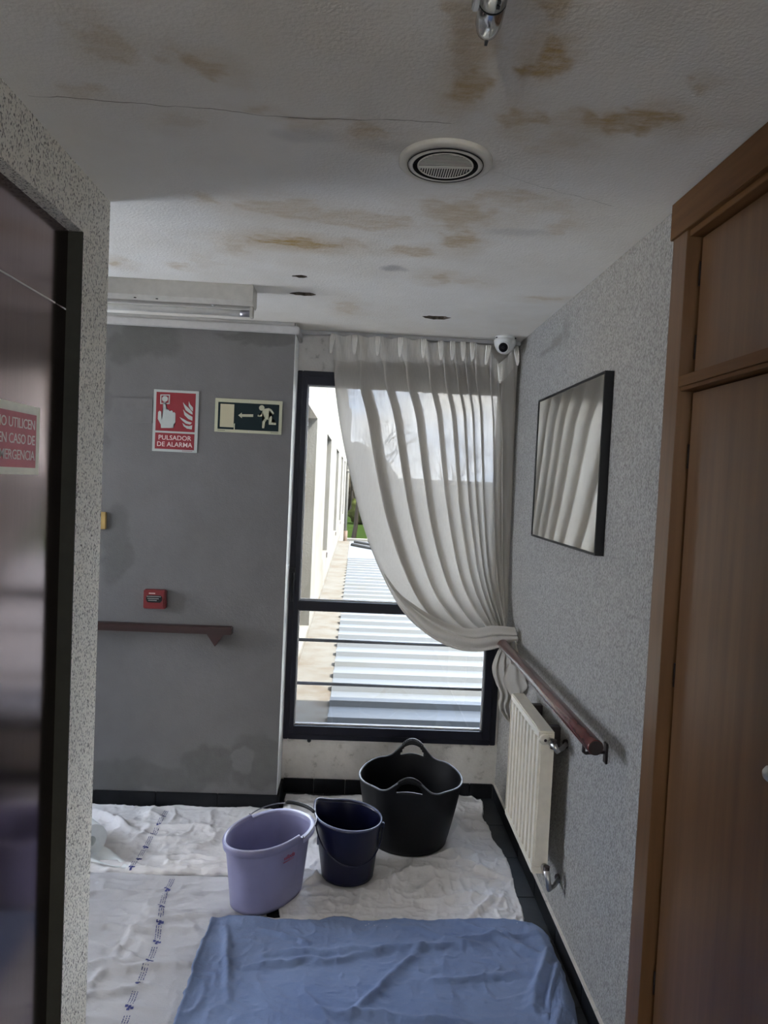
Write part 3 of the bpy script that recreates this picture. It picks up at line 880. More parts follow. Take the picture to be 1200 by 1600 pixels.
for k in range(8):
    MB().box(gx0 + .015 + k * .0046, gx0 + .018 + k * .0046, Y0 - .0043, Y0 - .004, gz0 - .1555, gz0 - .153).build('small_print', M['sign_dark'], t)
    MB().box(gx0 + .272 + k * .0046, gx0 + .275 + k * .0046, Y0 - .0043, Y0 - .004, gz0 - .1555, gz0 - .153).build('small_print', M['sign_dark'], t)

# blank cover plate, switch, alarm call point
tag(MB().box(-1.187, -1.003, Y0 - .005, Y0, 1.884, 2.003, .002).build('cover_plate', M['panel_grey']), 'grey blank rectangular cover plate left of the red alarm sign', 'plate')
tag(MB().box(-1.29, -1.207, Y0 - .012, Y0, 1.362, 1.445, .004).build('light_switch', M['switch']), 'yellowed light switch peeping out behind the pale pier', 'switch')
t = thing('alarm_call_point', 'red wall-mounted fire alarm call point above the left handrail', 'alarm', (-.955, Y0, .985))
MB().box(-1.010, -.905, Y0 - .035, Y0, .988, 1.080, .004).build('box', M['red_plastic'], t)
MB().box(-1.002, -.913, Y0 - .037, Y0 - .035, .996, 1.071, .001).build('cover', M['red_plastic'], t)
MB().prism([(-.996 + .008, 1.020), (-.920 - .008, 1.020), (-.920, 1.030), (-.920, 1.047), (-.928, 1.055), (-.988, 1.055), (-.996, 1.047), (-.996, 1.030)], 1, Y0 - .0385, Y0 - .037).build('black_window', M['black_plastic'], t)
for k, z in enumerate((1.049, 1.039, 1.030)):
    for j in range(10 - 2 * k):
        MB().box(-.992 + k * .004 + j * .0068, -.9875 + k * .004 + j * .0068, Y0 - .0391, Y0 - .0385, z - .0016, z + .0016).build('instruction_print', M['sign_white'], t)
for j in range(5): MB().box(-.983 + j * .0062, -.9785 + j * .0062, Y0 - .0375, Y0 - .037, 1.0615, 1.0665).build('maker_print', M['sign_pink'], t)

# left handrail
t = thing('handrail', 'dark red-brown flat wooden handrail on the damp left wall', 'handrail', (-1.2, Y0, .9))
MB().box(-2.6, -.575, Y0 - .062, Y0 - .022, .880, .917, .004).build('rail', M['rail_wood'], t)
MB().prism([(-.697, .880), (-.613, .880), (-.655, .820)], 1, Y0 - .055, Y0).build('bracket', M['rail_wood'], t)
MB().prism([(-1.697, .880), (-1.613, .880), (-1.655, .820)], 1, Y0 - .055, Y0).build('bracket', M['rail_wood'], t)

# ================================================================== OBJECTS: right wall
# framed picture
t = thing('framed_picture', 'black framed glass picture on right wall mirroring the curtain', 'picture', (XR, 2.68, 1.446))
fy0, fy1, fz0, fz1, fxx = 2.255, 3.10, 1.446, 2.040, .772
b = MB(); e = .008
b.box(fxx, XR, fy0, fy0 + e, fz0, fz1); b.box(fxx, XR, fy1 - e, fy1, fz0, fz1)
b.box(fxx, XR, fy0 + e, fy1 - e, fz0, fz0 + e); b.box(fxx, XR, fy0 + e, fy1 - e, fz1 - e, fz1)
b.build('frame', M['black_plastic'], t)
MB().box(fxx + .003, fxx + .007, fy0 + e, fy1 - e, fz0 + e, fz1 - e).build('glass', M['mirror'], t)
MB().box(fxx + .007, XR, fy0 + e, fy1 - e, fz0 + e, fz1 - e).build('backing', M['black_plastic'], t)

# right handrail
t = thing('handrail', 'round glossy red-brown handrail on right wall holding the curtain', 'handrail', (XR, 2.6, .86))
RX, RZ = .722, .912
MB().tube([(RX, 2.0, RZ), (RX, 2.004, RZ), (RX, 3.60, RZ)], [.0215, .0235, .0235], 28).build('rail', M['rail_gloss'], t)
MB().tube([(RX, 1.9985, RZ), (RX, 2.001, RZ)], .0205, 28).build('end_cap', M['dark_iron'], t)
for yb_ in (2.125, 3.45):
    MB().tube([(RX, yb_ - .02, RZ - .022), (RX, yb_ - .02, RZ - .050), (RX + .01, yb_ - .012, RZ - .058), (RX + .04, yb_, RZ - .060), (XR - .004, yb_, RZ - .058)], .0055, 10).build('bracket', M['dark_iron'], t)
    MB().box(XR - .007, XR, yb_ - .013, yb_ + .013, RZ - .092, RZ - .028, .002).build('wall_plate', M['dark_iron'], t)

# radiator
t = thing('radiator', 'cream ribbed panel radiator on the right wall below the handrail', 'radiator', (XR, 2.7, .26))
ry0, ry1, rz0, rz1, rx = 2.49, 2.955, .262, .786, .690
prof = []                                             # front plan profile (y, x) with vertical flutes
n_r = 9; pitch = (ry1 - ry0) / n_r
for k in range(n_r):
    y = ry0 + k * pitch
    prof += [(y + pitch * .02, rx), (y + pitch * .50, rx), (y + pitch * .60, rx + .030), (y + pitch * .90, rx + .030)]
prof += [(ry1, rx), (ry1, XR - .055), (ry0, XR - .055)]
MB().prism([(x, y) for y, x in prof], 2, rz0 + .03, rz1 - .03).build('fluted_panel', M['cream_enamel'], t)
for z0, z1 in ((rz1 - .03, rz1), (rz0, rz0 + .03)): MB().box(rx, XR - .055, ry0, ry1, z0, z1, .004).build('header', M['cream_enamel'], t)
MB().box(rx + .008, XR - .057, ry0 - .004, ry0, rz0 + .05, rz1 - .01).build('side_cover', M['cream_enamel'], t)
pl = MB().lathe([(.0, -.012), (.006, -.012), (.007, -.009), (.017, -.009), (.0195, -.004), (.0195, .004)], 24, (.710, ry0 - .003, rz1 - .028), 'y').build('plug', M['cream_enamel'], t)
MB().lathe([(0, -.0125), (.0055, -.0125), (.0055, -.011)], 12, (.710, ry0 - .003, rz1 - .028), 'y').build('plug_hole', M['dark_iron'], t)
for z in (rz1 - .035, rz0 + .03):
    zz_ = z - (.018 if z > .5 else .06)
    MB().tube([(.735, ry0 - .002, z), (.735, ry0 - .035, z - .004), (.745, ry0 - .045, zz_), (.77, ry0 - .02, zz_), (XR, ry0 + .03, zz_)], [.013, .013, .010, .008, .008], 12).build('valve_pipe', M['steel'], t)
    MB().tube([(.735, ry0 - .030, z - .015), (.735, ry0 - .030, z + .016)], .012, 8).build('valve_body', M['dark_iron'], t)
    MB().tube([(XR - .006, ry0 + .027, zz_), (XR, ry0 + .03, zz_)], .016, 16).build('wall_rosette', M['dark_iron'], t)
for y in (2.60, 2.86): MB().box(XR - .056, XR, y, y + .03, rz1 - .10, rz1 - .02, .002).build('wall_bracket', M['dark_iron'], t)

# wardrobe built onto the right wall
t = thing('wardrobe', 'tall brown wooden wardrobe at right edge with recessed doors', 'wardrobe', (.80, 1.1, 0))
wx = .783
MB().box(wx, XR + .035, 1.749, 1.828, 0, 2.31, .001).build('stile', M['oak_v'], t)
MB().box(wx, XR + .04, .32, .40, 0, 2.31, .001).build('stile', M['oak_v'], t)
MB().box(wx - .006, XR + .04, .30, 1.836, 2.306, 2.399, .0015).build('header', M['oak_h'], t)
MB().box(wx + .006, XR + .04, .40, 1.7485, 2.290, 2.306, .001).build('header_bead', M['oak_h'], t)
MB().box(wx, XR + .04, .40, 1.7485, 1.921, 1.947, .001).build('middle_rail', M['oak_h'], t)
MB().box(wx + .006, XR + .04, .40, 1.7485, 1.911, 1.921, .001).build('rail_bead', M['oak_h'], t)
# doors let into the niche of the wall
for y0, y1 in ((1.078, 1.738), (.406, 1.072)):
    MB().box(.817, .835, y0, y1, 1.952, 2.286, .001).build('upper_door', M['oak_v'], t)
    MB().box(.817, .835, y0, y1, .02, 1.907, .001).build('lower_door', M['oak_v'], t)
MB().box(.840, .875, .31, 1.795, 0, 2.39).build('carcass', M['void_shade'], t)
for z in (2.20, 2.02, 1.75, 1.2, .4):
    MB().tube([(.818, 1.7435, z - .03), (.818, 1.7435, z + .03)], .003, 8).build('hinge', M['dark_iron'], t)
MB().lathe([(.0, -.030), (.010, -.029), (.0155, -.022), (.015, -.014), (.008, -.008), (.007, 0), (.012, 0)], 24, (.817, 1.285, 1.137), 'x').build('knob', M['steel'], t)

# lift sign
sgy1, sgz1, sgz0 = 1.728, 1.789, 1.630
t = thing('lift_sign', 'faded red and white no-use-in-emergency sign on dark lift door', 'sign', (XD, 1.55, 1.63))
MB().box(XD, XD + .004, 1.40, sgy1, sgz0, sgz1, .001).build('plate', M['sign_frame'], t)
MB().box(XD + .004, XD + .0046, 1.415, sgy1 - .020, sgz0 + .016, sgz1 - .020).build('red_field', M['sign_red_pale'], t)
for k, w in enumerate(('NO UTILICEN', 'EN CASO DE', 'EMERGENCIA')):
    text_obj('lettering', w, .0315, M['sign_pale'], t, (XD + .0048, sgy1 - .026, sgz1 - .045 - k * .0355), (0, 1, 0), (0, 0, 1), align='RIGHT', spacing=.94)

# ================================================================== CLOTHS
FOLD_T = {}


def folds_field(x, y, folds):
    h = np.zeros_like(x)
    for x0, y0, x1, y1, hh, w in folds:
        dx_, dy_ = x1 - x0, y1 - y0; L = dx_ * dx_ + dy_ * dy_
        t_ = np.clip(((x - x0) * dx_ + (y - y0) * dy_) / L, 0, 1)
        wob = (fbm(x * 9, y * 9, 31) - .5) * .05
        dd_ = np.hypot(x - x0 - t_ * dx_, y - y0 - t_ * dy_ + wob)
        ends = np.sin(PI * np.clip(t_ * .9 + .05, 0, 1)) ** .5
        h += hh * ends * np.exp(-(dd_ / w) ** 2)
    return h


def sheet(name, label, mat, XL_, XR_, YF_, YB_, res, amp, folds, seed, z0=.004, stretch=(1, 1), fray=.012, group=None, lift=None, fine=.0030, flat=()):
    """wrinkled cloth on the floor; its four edges are polylines: XL_/XR_ give x from front to back, YF_/YB_ give y from left to right"""
    n_u, n_v = res
    u, v_ = np.meshgrid(np.linspace(0, 1, n_u), np.linspace(0, 1, n_v))
    xl = np.interp(v_, [p[0] for p in XL_], [p[1] for p in XL_]); xr = np.interp(v_, [p[0] for p in XR_], [p[1] for p in XR_])
    yf = np.interp(u, [p[0] for p in YF_], [p[1] for p in YF_]); yb_ = np.interp(u, [p[0] for p in YB_], [p[1] for p in YB_])
    x = xl * (1 - u) + xr * u; y = yf * (1 - v_) + yb_ * v_
    ed = np.minimum(np.minimum(u, 1 - u) * n_u, np.minimum(v_, 1 - v_) * n_v)
    near = np.exp(-ed / 8.0)
    x = x + near * fray * (fbm(x * 9, y * 9, seed + 50) - .5) * 2.4
    y = y + near * fray * (fbm(x * 9 + 9, y * 9, seed + 60) - .5) * 2.4
    wx = x + .10 * (fbm(x * 4, y * 4, seed + 1) - .5); wy = y + .10 * (fbm(x * 4 + 5, y * 4, seed + 2) - .5)
    mask = sstep(.30, .62, fbm(x * 2.6, y * 2.6, seed + 3))
    h = ridged(wx * 6 * stretch[0], wy * 6 * stretch[1], seed, 3, 3.2) * .9 * (.25 + mask)
    h += ridged(wx * 17 * stretch[0], wy * 17 * stretch[1], seed + 7, 2, 2.5) * .35 * (.1 + 1.1 * (1 - mask))
    h = h * amp * 2.5 + ridged(wx * 30, wy * 36, seed + 9, 2, 2.4) * fine * (.4 + fbm(x * 5, y * 5, seed + 12)) + 1.7 * folds_field(x, y, folds)
    for cx_, cy_, r_ in flat: h = h * (.08 + .92 * sstep(r_ * .92, r_ * 1.25, np.hypot(x - cx_, y - cy_)))
    rim = .004 * np.exp(-((ed - 1.2) / 1.5) ** 2)
    z = z0 + h * (1 - .55 * np.exp(-ed / 2.5)) + rim
    z = np.where(ed < .5, z0 + .001, z)
    if lift is not None: z = z + lift(x, y)
    P = np.stack([x, y, z], -1)
    o = MB().grid(P).build(name, mat)
    md = o.modifiers.new('thickness', 'SOLIDIFY'); md.thickness = .0022; md.offset = -1
    tag(o, label, 'cloth', group)
    return o, (x, y, z)


GW = 'white sheets spread on the floor'
CA, fA = sheet('floor_sheet', 'white printed sheet along the back-left wall, behind the lilac bucket', M['cloth_warm'],
               [(0, -1.75), (1, -1.75)], [(0, -.235), (.3, -.225), (.55, -.26), (1, -.332)],
               [(0, 2.90), (.55, 2.865), (.75, 2.872), (1, 2.86)], [(0, 3.46), (.33, 3.470), (.40, 3.476), (.50, 3.462), (.58, 3.455), (.66, 3.474), (.80, 3.470), (1, 3.468)],
               (230, 92), .0115, [(-.95, 2.885, -.30, 2.885, .014, .014), (-1.0, 2.93, -.75, 2.90, .012, .02), (-.78, 3.0, -.35, 3.01, .009, .015), (-.95, 3.13, -.70, 3.16, .010, .02), (-1.2, 3.4, -1.0, 3.25, .012, .02), (-.72, 2.95, -.42, 2.955, .010, .01), (-1.08, 3.30, -.93, 3.20, .012, .018)],
               11, z0=.006, group=GW)
CB, fB = sheet('floor_sheet', 'white sheet with blue printed line nearest the viewer, left of the blue cloth', M['cloth_white'],
               [(0, -1.25), (1, -1.25)], [(0, -.25), (.72, -.275), (1, -.275)],
               [(0, 1.25), (1, 1.25)], [(0, 2.88), (.6, 2.866), (1, 2.860)],
               (150, 230), .0075, [(-1.1, 2.70, -.66, 2.755, .008, .012), (-.75, 2.57, -.40, 2.60, .010, .012), (-1.05, 2.50, -.52, 2.52, .011, .015), (-.9, 2.44, -.66, 2.36, .010, .013), (-.85, 2.30, -.50, 2.33, .010, .016), (-.78, 2.2, -.72, 2.5, .010, .014), (-.95, 2.1, -.6, 2.24, .009, .014), (-.72, 2.62, -.45, 2.635, .007, .009)],
               23, z0=.003, stretch=(.6, 1.25), group=GW)
CC, fC = sheet('floor_sheet', 'creased white sheet lying under the black tub and navy bucket', M['cloth_warm'],
               [(0, -.33), (.045, -.30), (.055, -.225), (.12, -.225), (.16, -.25), (.45, -.28), (1, -.308)],
               [(0, .70), (.12, .712), (.27, .724), (.42, .734), (.62, .706), (.82, .700), (.93, .722), (1, .722)],
               [(0, 2.52), (1, 2.55)], [(0, 3.628), (.2, 3.622), (.8, 3.655), (.92, 3.675), (.955, 3.682), (.975, 3.64), (1, 3.635)],
               (240, 250), .0135, [(.48, 3.10, .62, 2.90, .012, .012), (.50, 2.98, .72, 2.86, .011, .010), (-.15, 2.80, -.04, 2.93, .020, .014), (.62, 2.74, .50, 2.62, .010, .012), (.22, 2.95, .24, 2.70, .008, .014), (.38, 2.97, .42, 2.72, .008, .013), (.10, 2.80, .06, 2.62, .007, .012), (.60, 3.38, .70, 3.33, .012, .02), (.62, 2.69, .72, 2.86, .008, .010), (.55, 3.55, .64, 3.62, .012, .02)],
               37, z0=.0085, group=GW, flat=((.302, 3.225, .185), (.029, 2.905, .112)))


def height_at(field, x, y):
    X, Y, Z = field
    k = np.argmin((X - x) ** 2 + (Y - y) ** 2); return Z.ravel()[k]


def print_line(field, pts, parent, seed, step):
    """the repeated blue stamp: three dashes of fine print and a little cluster of dots"""
    rr = random.Random(seed); line = smooth_poly([(*p, 0) for p in pts], 200)
    L = np.r_[0, np.cumsum(np.linalg.norm(np.diff(line, axis=0), axis=1))]
    b = MB(); s_ = .02
    while s_ < L[-1]:
        p = np.array([np.interp(s_, L, line[:, k]) for k in range(2)]); q = np.array([np.interp(s_ + .01, L, line[:, k]) for k in range(2)])
        d = (q - p) / np.linalg.norm(q - p); n = np.array([-d[1], d[0]])
        def mark(a0, a1, c0, c1):
            vs = []
            for a, c in ((a0, c0), (a1, c0), (a1, c1), (a0, c1)):
                w = p + d * a + n * c; vs.append((w[0], w[1], height_at(field, *w) + .0016))
            b.add(vs, [(0, 1, 2, 3)])
        for off in (-.008, 0, .008):
            a = 0
            while a < step * .52:
                w = rr.uniform(.004, .009); mark(a, a + w, off - .0014, off + .0014); a += w + .003
        for ox, oy in ((.60, -.009), (.68, .009), (.72, -.002), (.64, .001)):
            mark(step * ox, step * ox + .009, oy - .0045, oy + .0045)
        s_ += step
    o = b.build('printed_line', M['print_blue'], parent); o['kind'] = 'stuff'; return o


print_line(fA, [(-.856, 3.44), (-.852, 3.29), (-.848, 3.17), (-.851, 3.09), (-.853, 2.93)], CA, 1, .095)
print_line(fB, [(-.675, 2.85), (-.675, 2.71), (-.648, 2.55), (-.629, 2.43), (-.628, 2.31), (-.63, 2.21), (-.62, 2.075), (-.62, 1.9)], CB, 2, .105)

def blue_lift(x, y):
    return .016 + .020 * np.exp(-((x - .735) / .035) ** 2) * sstep(2.1, 2.25, y) * (1 - sstep(2.50, 2.58, y)) + .012 * np.exp(-((x + .475) / .03) ** 2)
CD, fD = sheet('floor_cloth', 'crumpled blue cloth in the foreground on the floor', M['cloth_blue'],
               [(0, -.44), (.30, -.450), (.55, -.470), (.70, -.482), (.85, -.474), (1, -.475)],
               [(0, .66), (.42, .70), (.58, .742), (.66, .748), (.72, .756), (.78, .770), (.93, .772), (1, .735)],
               [(0, 1.25), (1, 1.25)], [(0, 2.545), (.05, 2.572), (.5, 2.580), (.94, 2.600), (1, 2.575)],
               (260, 270), .0058, [(-.25, 2.36, .50, 2.43, .012, .014), (-.30, 2.30, .10, 2.37, .010, .012), (.05, 2.10, .30, 2.42, .011, .014), (.20, 2.56, .50, 2.40, .010, .013), (.45, 2.56, .70, 2.38, .012, .014), (.35, 2.44, .72, 2.50, .009, .012), (.30, 2.24, .60, 2.30, .008, .013), (-.40, 2.50, -.33, 2.15, .010, .013), (-.28, 2.5, -.1, 2.42, .008, .011), (.62, 2.15, .72, 2.32, .016, .018), (.64, 2.20, .74, 2.40, .016, .012), (.66, 2.12, .755, 2.33, .018, .010), (-.1, 2.2, .0, 2.05, .009, .014), (-.05, 2.12, .4, 2.06, .010, .014), (.58, 2.52, .68, 2.40, .010, .012)],
               51, z0=.004, fray=.018, lift=blue_lift)
# the turned-over tail of the blue cloth by the right skirting
u, v_ = np.meshgrid(np.linspace(0, 1, 60), np.linspace(0, 1, 40))
A_ = poly_lerp([(.655, 2.06, .03), (.685, 2.15, .035), (.715, 2.24, .042), (.745, 2.33, .040)], u); B_ = poly_lerp([(.690, 2.02, .006), (.748, 2.09, .006), (.768, 2.19, .006), (.766, 2.29, .006)], u)
P = A_ * (1 - v_[..., None]) + B_ * v_[..., None]
P[..., 2] += .020 * np.sin(PI * np.clip(v_, 0, 1)) * (.6 + .8 * fbm(u * 5, v_ * 4, 3)) + .006 * ridged(u * 5, v_ * 2, 8)
o = MB().grid(P).build('turned_edge', M['cloth_blue'], CD)
md = o.modifiers.new('thickness', 'SOLIDIFY'); md.thickness = .003

# ================================================================== BUCKETS
def shell(name, rfun, zr, base_z, mat, parent, nt=96, nz=22, thick=.004, cut=None, rows=None):
    """bucket wall and bottom: rfun(theta, t) -> (x, y), zr(theta) -> rim height"""
    th = np.linspace(0, 2 * PI, nt, endpoint=False)
    bm = bmesh.new(); ring = []
    ts = rows if rows is not None else np.linspace(0, 1, nz)
    for t_ in ts:
        row = []
        for a in th:
            x, y, z = rfun(a, t_); row.append(bm.verts.new((x, y, z)))
        ring.append(row)
    for j in range(len(ts) - 1):
        for k in range(nt):
            if cut and cut(th[k] + PI / nt, ts[j], ts[j + 1]): continue
            f = bm.faces.new((ring[j][k], ring[j][(k + 1) % nt], ring[j + 1][(k + 1) % nt], ring[j + 1][k])); f.smooth = True
    bm.faces.new(ring[0][::-1])
    me = bpy.data.meshes.new(name); bm.to_mesh(me); bm.free(); me.materials.append(mat)
    o = bpy.data.objects.new(name, me); COL.objects.link(o)
    if parent: put(o, parent)
    md = o.modifiers.new('wall', 'SOLIDIFY'); md.thickness = thick; md.offset = -1
    return o


def adiff(a, b): return (a - b + PI) % (2 * PI) - PI


# black flexible tub
tb = thing('flexible_tub', 'large black rubber tub with two rim handles below the window', 'tub', (.302, 3.225, .016))
HA = math.radians(84)
def tub_rim(a):
    z = .312 + .012 * math.cos(2 * (a - HA))
    for c0 in (HA, HA + PI):
        d = abs(adiff(a, c0)) / .46
        if d < 1: z += .062 * math.cos(PI / 2 * d) ** 1.6
        z -= .008 * math.exp(-((d - 1.25) / .3) ** 2)
    return z
def tub(a, t_):
    if t_ <= .9: z = .016 + (.300 - .016) * t_ / .9
    else:
        lo, hi = .300, tub_rim(a); q = (t_ - .9) / .1; z = lo + (hi - lo) * q
    f = (z - .016) / .3
    r = .180 + .053 * f + .004 * math.sin(min(f, 1) * PI)
    bow = 1 - .03 * math.cos(2 * (a - HA)) * f
    return (.302 + .003 * f + r * bow * math.cos(a), 3.225 + r * bow * math.sin(a), z)
rows = list(np.linspace(0, .9, 14)) + [.925, .95, .965, .98, 1.0]
def tub_cut(a, t0, t1):
    return any(abs(adiff(a, c0)) < .26 for c0 in (HA, HA + PI)) and t0 >= .94 - 1e-6 and t1 <= .9801 and t0 < .979
def tub_cut2(a, t0, t1):
    for c0 in (HA, HA + PI):
        d = abs(adiff(a, c0))
        if d < .25 and .924 < t0 < .972: return d < .24 * math.sqrt(max(0, 1 - ((t0 - .925) / .06) ** 2)) + .01
    return False
rows = list(np.linspace(0, .9, 14)) + [.91, .925, .935, .945, .955, .965, .972, .98, 1.0]
shell('tub_wall', tub, None, 0, M['rubber'], tb, nt=160, thick=.006, cut=tub_cut2, rows=rows)
loop = [tub(a, 1.0) for a in np.linspace(0, 2 * PI, 160, endpoint=False)]
MB().tube(loop, .0036, 8, closed=True).build('rim', M['rubber_rim'], tb)
for c0 in (HA, HA + PI):
    pts = [tub(c0 + a, 1.0) for a in np.linspace(-.22, .22, 14)]
    g = MB(); g.tube(pts, [.0036] + [.0066] * 12 + [.0036], 12)
    for p in pts[2:-2]:
        pass
    g.build('handle_grip', M['rubber'], tb)
    if c0 == HA:
        rb = MB()
        for a in np.linspace(-.19, .19, 13):
            p = Vector(tub(c0 + a, 1.0)); rb.tube([p + Vector((-.002, 0, .0)), p + Vector((.002, 0, .0))], .0080, 10)
        rb.build('grip_ribs', M['rubber_rim'], tb)

# navy round bucket with a pouring lip and wire handle
nb = thing('bucket', 'round navy blue bucket with pouring lip between lilac bucket and black tub', 'bucket', (.029, 2.905, .016), 'cleaning buckets on the floor')
SP = math.radians(150)
def navy(a, t_):
    d = adiff(a, SP); lip = math.exp(-(d / .34) ** 2) * float(sstep(.80, 1, t_))
    f = t_; r = .108 + .031 * f + .018 * lip
    z = .017 + f * .245 + .015 * lip
    zt = -.085 * (r * math.cos(a)) * f
    return (.029 - .006 * f + r * math.cos(a), 2.905 + r * math.sin(a), z + zt)
shell('bucket_wall', navy, None, 0, M['blue_plastic'], nb, nt=96, nz=20, thick=.003)
MB().tube([navy(a, 1.0) for a in np.linspace(0, 2 * PI, 96, endpoint=False)], .0042, 8, closed=True).build('rim', M['blue_rim'], nb)
hp = []
for q in np.linspace(0, 1, 30):
    a = math.radians(205 + 150 * q); drop = .118 * math.sin(PI * q) ** .75
    x, y, z = navy(a, 1.0); k = 1.045
    hp.append((.023 + (x - .023) * k, 2.905 + (y - 2.905) * k, z - .022 - drop))
MB().tube(hp, .0028, 8).build('handle', M['blue_plastic'], nb)
for q in (0, -1):
    p = Vector(hp[q]); MB().box(p.x - .007, p.x + .007, p.y - .006, p.y + .010, p.z - .010, p.z + .012, .003).build('handle_lug', M['blue_plastic'], nb)
g = navy(math.radians(205), .62); MB().box(-.1015, -.092, 2.855, 2.882, .155, .19, .003).build('sticker', M['blue_rim'], nb)

# lilac oval mop bucket
lb = thing('bucket', 'lilac oval mop bucket with black-gripped wire handle and red lettering', 'bucket', (-.285, 2.742, .016), 'cleaning buckets on the floor')
LC = (-.285, 2.742); LA = math.radians(55)
def lil_r(a, grow):
    ca_, sa_ = math.cos(a), math.sin(a)
    A, B = .158 + grow * 1.1, .108 + grow * .85
    p = 2.35
    r = (abs(ca_ / A) ** p + abs(sa_ / B) ** p) ** (-1 / p)
    return r
NA, NB = math.radians(-78), math.radians(75)        # the lowered rim section lies between these (local angle)
def lil(a, t_, out=0.0):
    lip = math.exp(-(adiff(a, PI) / .33) ** 2)
    grow = .026 * t_ + out
    r = lil_r(a, grow) + .020 * lip * float(sstep(.55, 1, t_))
    d = adiff(a, (NA + NB) / 2); half = (NB - NA) / 2
    low = 1 - float(sstep(half - .05, half + .03, abs(d)))
    z = .017 + (.262 - .014 * low) * t_ + .004 * lip * t_
    x, y = r * math.cos(a), r * math.sin(a)
    return (LC[0] + x * math.cos(LA) - y * math.sin(LA), LC[1] + x * math.sin(LA) + y * math.cos(LA), z)
shell('bucket_wall', lil, None, 0, M['lilac'], lb, nt=180, nz=18, thick=.004)
ths = np.linspace(0, 2 * PI, 180, endpoint=False)
MB().tube([lil(a, 1.0) for a in ths], .0042, 8, closed=True).build('rim', M['lilac_rim'], lb)
# rolled lip: apron below the rim on the pouring end and along the sides, broad flange on the low end
ap = MB()
Q = []
for a in np.linspace(NB + .03, NA + 2 * PI - .03, 110): Q.append([lil(a, 1.0, .004), lil(a, .985, .008), lil(a, .90, .0075), lil(a, .885, .002)])
ap.grid(np.array(Q).transpose(1, 0, 2)).build('rim_apron', M['lilac'], lb)
Q = []
for a in np.linspace(NA + .03, NB - .03, 70):
    p0, p1, p2 = lil(a, 1.0, .0), lil(a, 1.0, .016), lil(a, .93, .018)
    Q.append([(p0[0], p0[1], p0[2] + .003), (p1[0], p1[1], p1[2] + .003), p2])
fl = MB().grid(np.array(Q).transpose(1, 0, 2)).build('rim_flange', M['lilac_rim'], lb)
hp = []
for q in np.linspace(0, 1, 60):
    a = NA + (NB - NA) * q; p = lil(a, 1.0, .017 + .003 * math.sin(PI * q)); hp.append((p[0], p[1], p[2] + .004 + .022 * math.sin(PI * q) ** .6 * (1 if q > .35 else q / .35)))
MB().tube(hp, .0024, 8).build('handle', M['wire'], lb)
gp = [Vector(p) + Vector((0, 0, .002)) for p in hp[22:40]]
MB().tube(gp, [.004] + [.0078] * 16 + [.004], 12).build('handle_grip', M['black_plastic'], lb)
p1_ = Vector(lil(math.radians(-93), .78, .003)); p0_ = Vector(lil(math.radians(-113), .78, .003))
e_ = (p1_ - p0_).normalized()
lo_, hi_ = Vector(lil(math.radians(-103), .74, .003)), Vector(lil(math.radians(-103), .84, .003))
text_obj('lettering', 'vileda', .026, M['logo_red'], lb, (p0_ + p1_) / 2 + Vector((e_.y, -e_.x, 0)) * .004, e_, hi_ - lo_, extrude=.0003, shear=.25)
q_ = (p0_ + p1_) / 2 + Vector((e_.y, -e_.x, 0)) * .004 - (hi_ - lo_).normalized() * .016
MB().tube([q_ - e_ * .03, q_ + e_ * .026], .0009, 6).build('underline', M['logo_red'], lb)

# paper roll peeping out behind the pier
pr = thing('paper_roll', 'white paper roll lying on the sheet behind the pier', 'paper roll', (-1.08, 3.12, .03))
rc = Vector((-1.052, 2.965, .088)); rd = Vector((-.72, .69, 0)).normalized()
e1 = Vector((rd.y, -rd.x, 0)).normalized(); e2 = Vector((0, 0, 1))
vs = []; n = 48
for r_, h in ((.022, .0), (.070, .0), (.0705, .004), (.0705, .22), (.022, .22)):
    vs += [rc + rd * h + (e1 * math.cos(2 * PI * k / n) + e2 * math.sin(2 * PI * k / n)) * r_ for k in range(n)]
fs = [(j * n + k, j * n + (k + 1) % n, ((j + 1) % 5) * n + (k + 1) % n, ((j + 1) % 5) * n + k) for j in range(5) for k in range(n)]
MB().add(vs, fs).build('roll', M['paper'], pr)
tl = smooth_poly([(-1.10, 2.955, .045), (-1.04, 2.94, .030), (-.975, 2.915, .026), (-.90, 2.89, .024), (-.855, 2.880, .021)], 40)
w = np.interp(np.linspace(0, 1, 40), [0, .4, .8, 1], [.085, .07, .035, .012])
P = np.stack([tl + np.stack([w * c * .35, w * c, .012 * np.cos(c * 5 + np.linspace(0, 4, 40)) * (1 - np.linspace(0, 1, 40)) + .004], -1) for c in np.linspace(-.4, 1, 9)])
MB().grid(P).build('loose_end', M['paper'], pr)

# ================================================================== CURTAIN
cu = thing('curtain', 'sheer off-white pleated curtain swept aside onto the right handrail', 'curtain', (.3, 3.62, 0))
CY = 3.618
PLE = [-.166, -.047, .069, .182, .299, .383, .445, .497, .546, .628, .690, .766]
DROP = [0, 0, 0, 0, 0, .004, .004, .004, .004, .016, .105, .012]
ZT = 2.386
NC = len(PLE) - 1
nu, nv = NC * 26 + 1, 120
c = np.linspace(0, NC, nu)
Lp = smooth_poly([(-.168, CY, ZT), (-.136, CY, 2.135), (-.086, CY, 1.88), (-.020, CY, 1.623), (.052, CY - .005, 1.398), (.145, CY - .02, 1.188), (.25, CY - .05, 1.018), (.368, CY - .09, .915), (.490, CY - .13, .858), (.60, CY - .17, .850), (.70, CY - .22, .878)], nv)
Rp = smooth_poly([(.772, CY + .005, ZT), (.778, CY, 2.1), (.784, CY, 1.86), (.788, CY - .01, 1.5), (.786, CY - .04, 1.2), (.775, CY - .12, 1.02), (.745, CY - .20, .955)], nv)
tt = np.linspace(0, 1, nv)
hl = np.linspace(0, 1, nv)
ampA = .05 + .38 * sstep(.03, .16, hl)
ampA = ampA * (1 - .55 * sstep(.80, 1.0, hl))
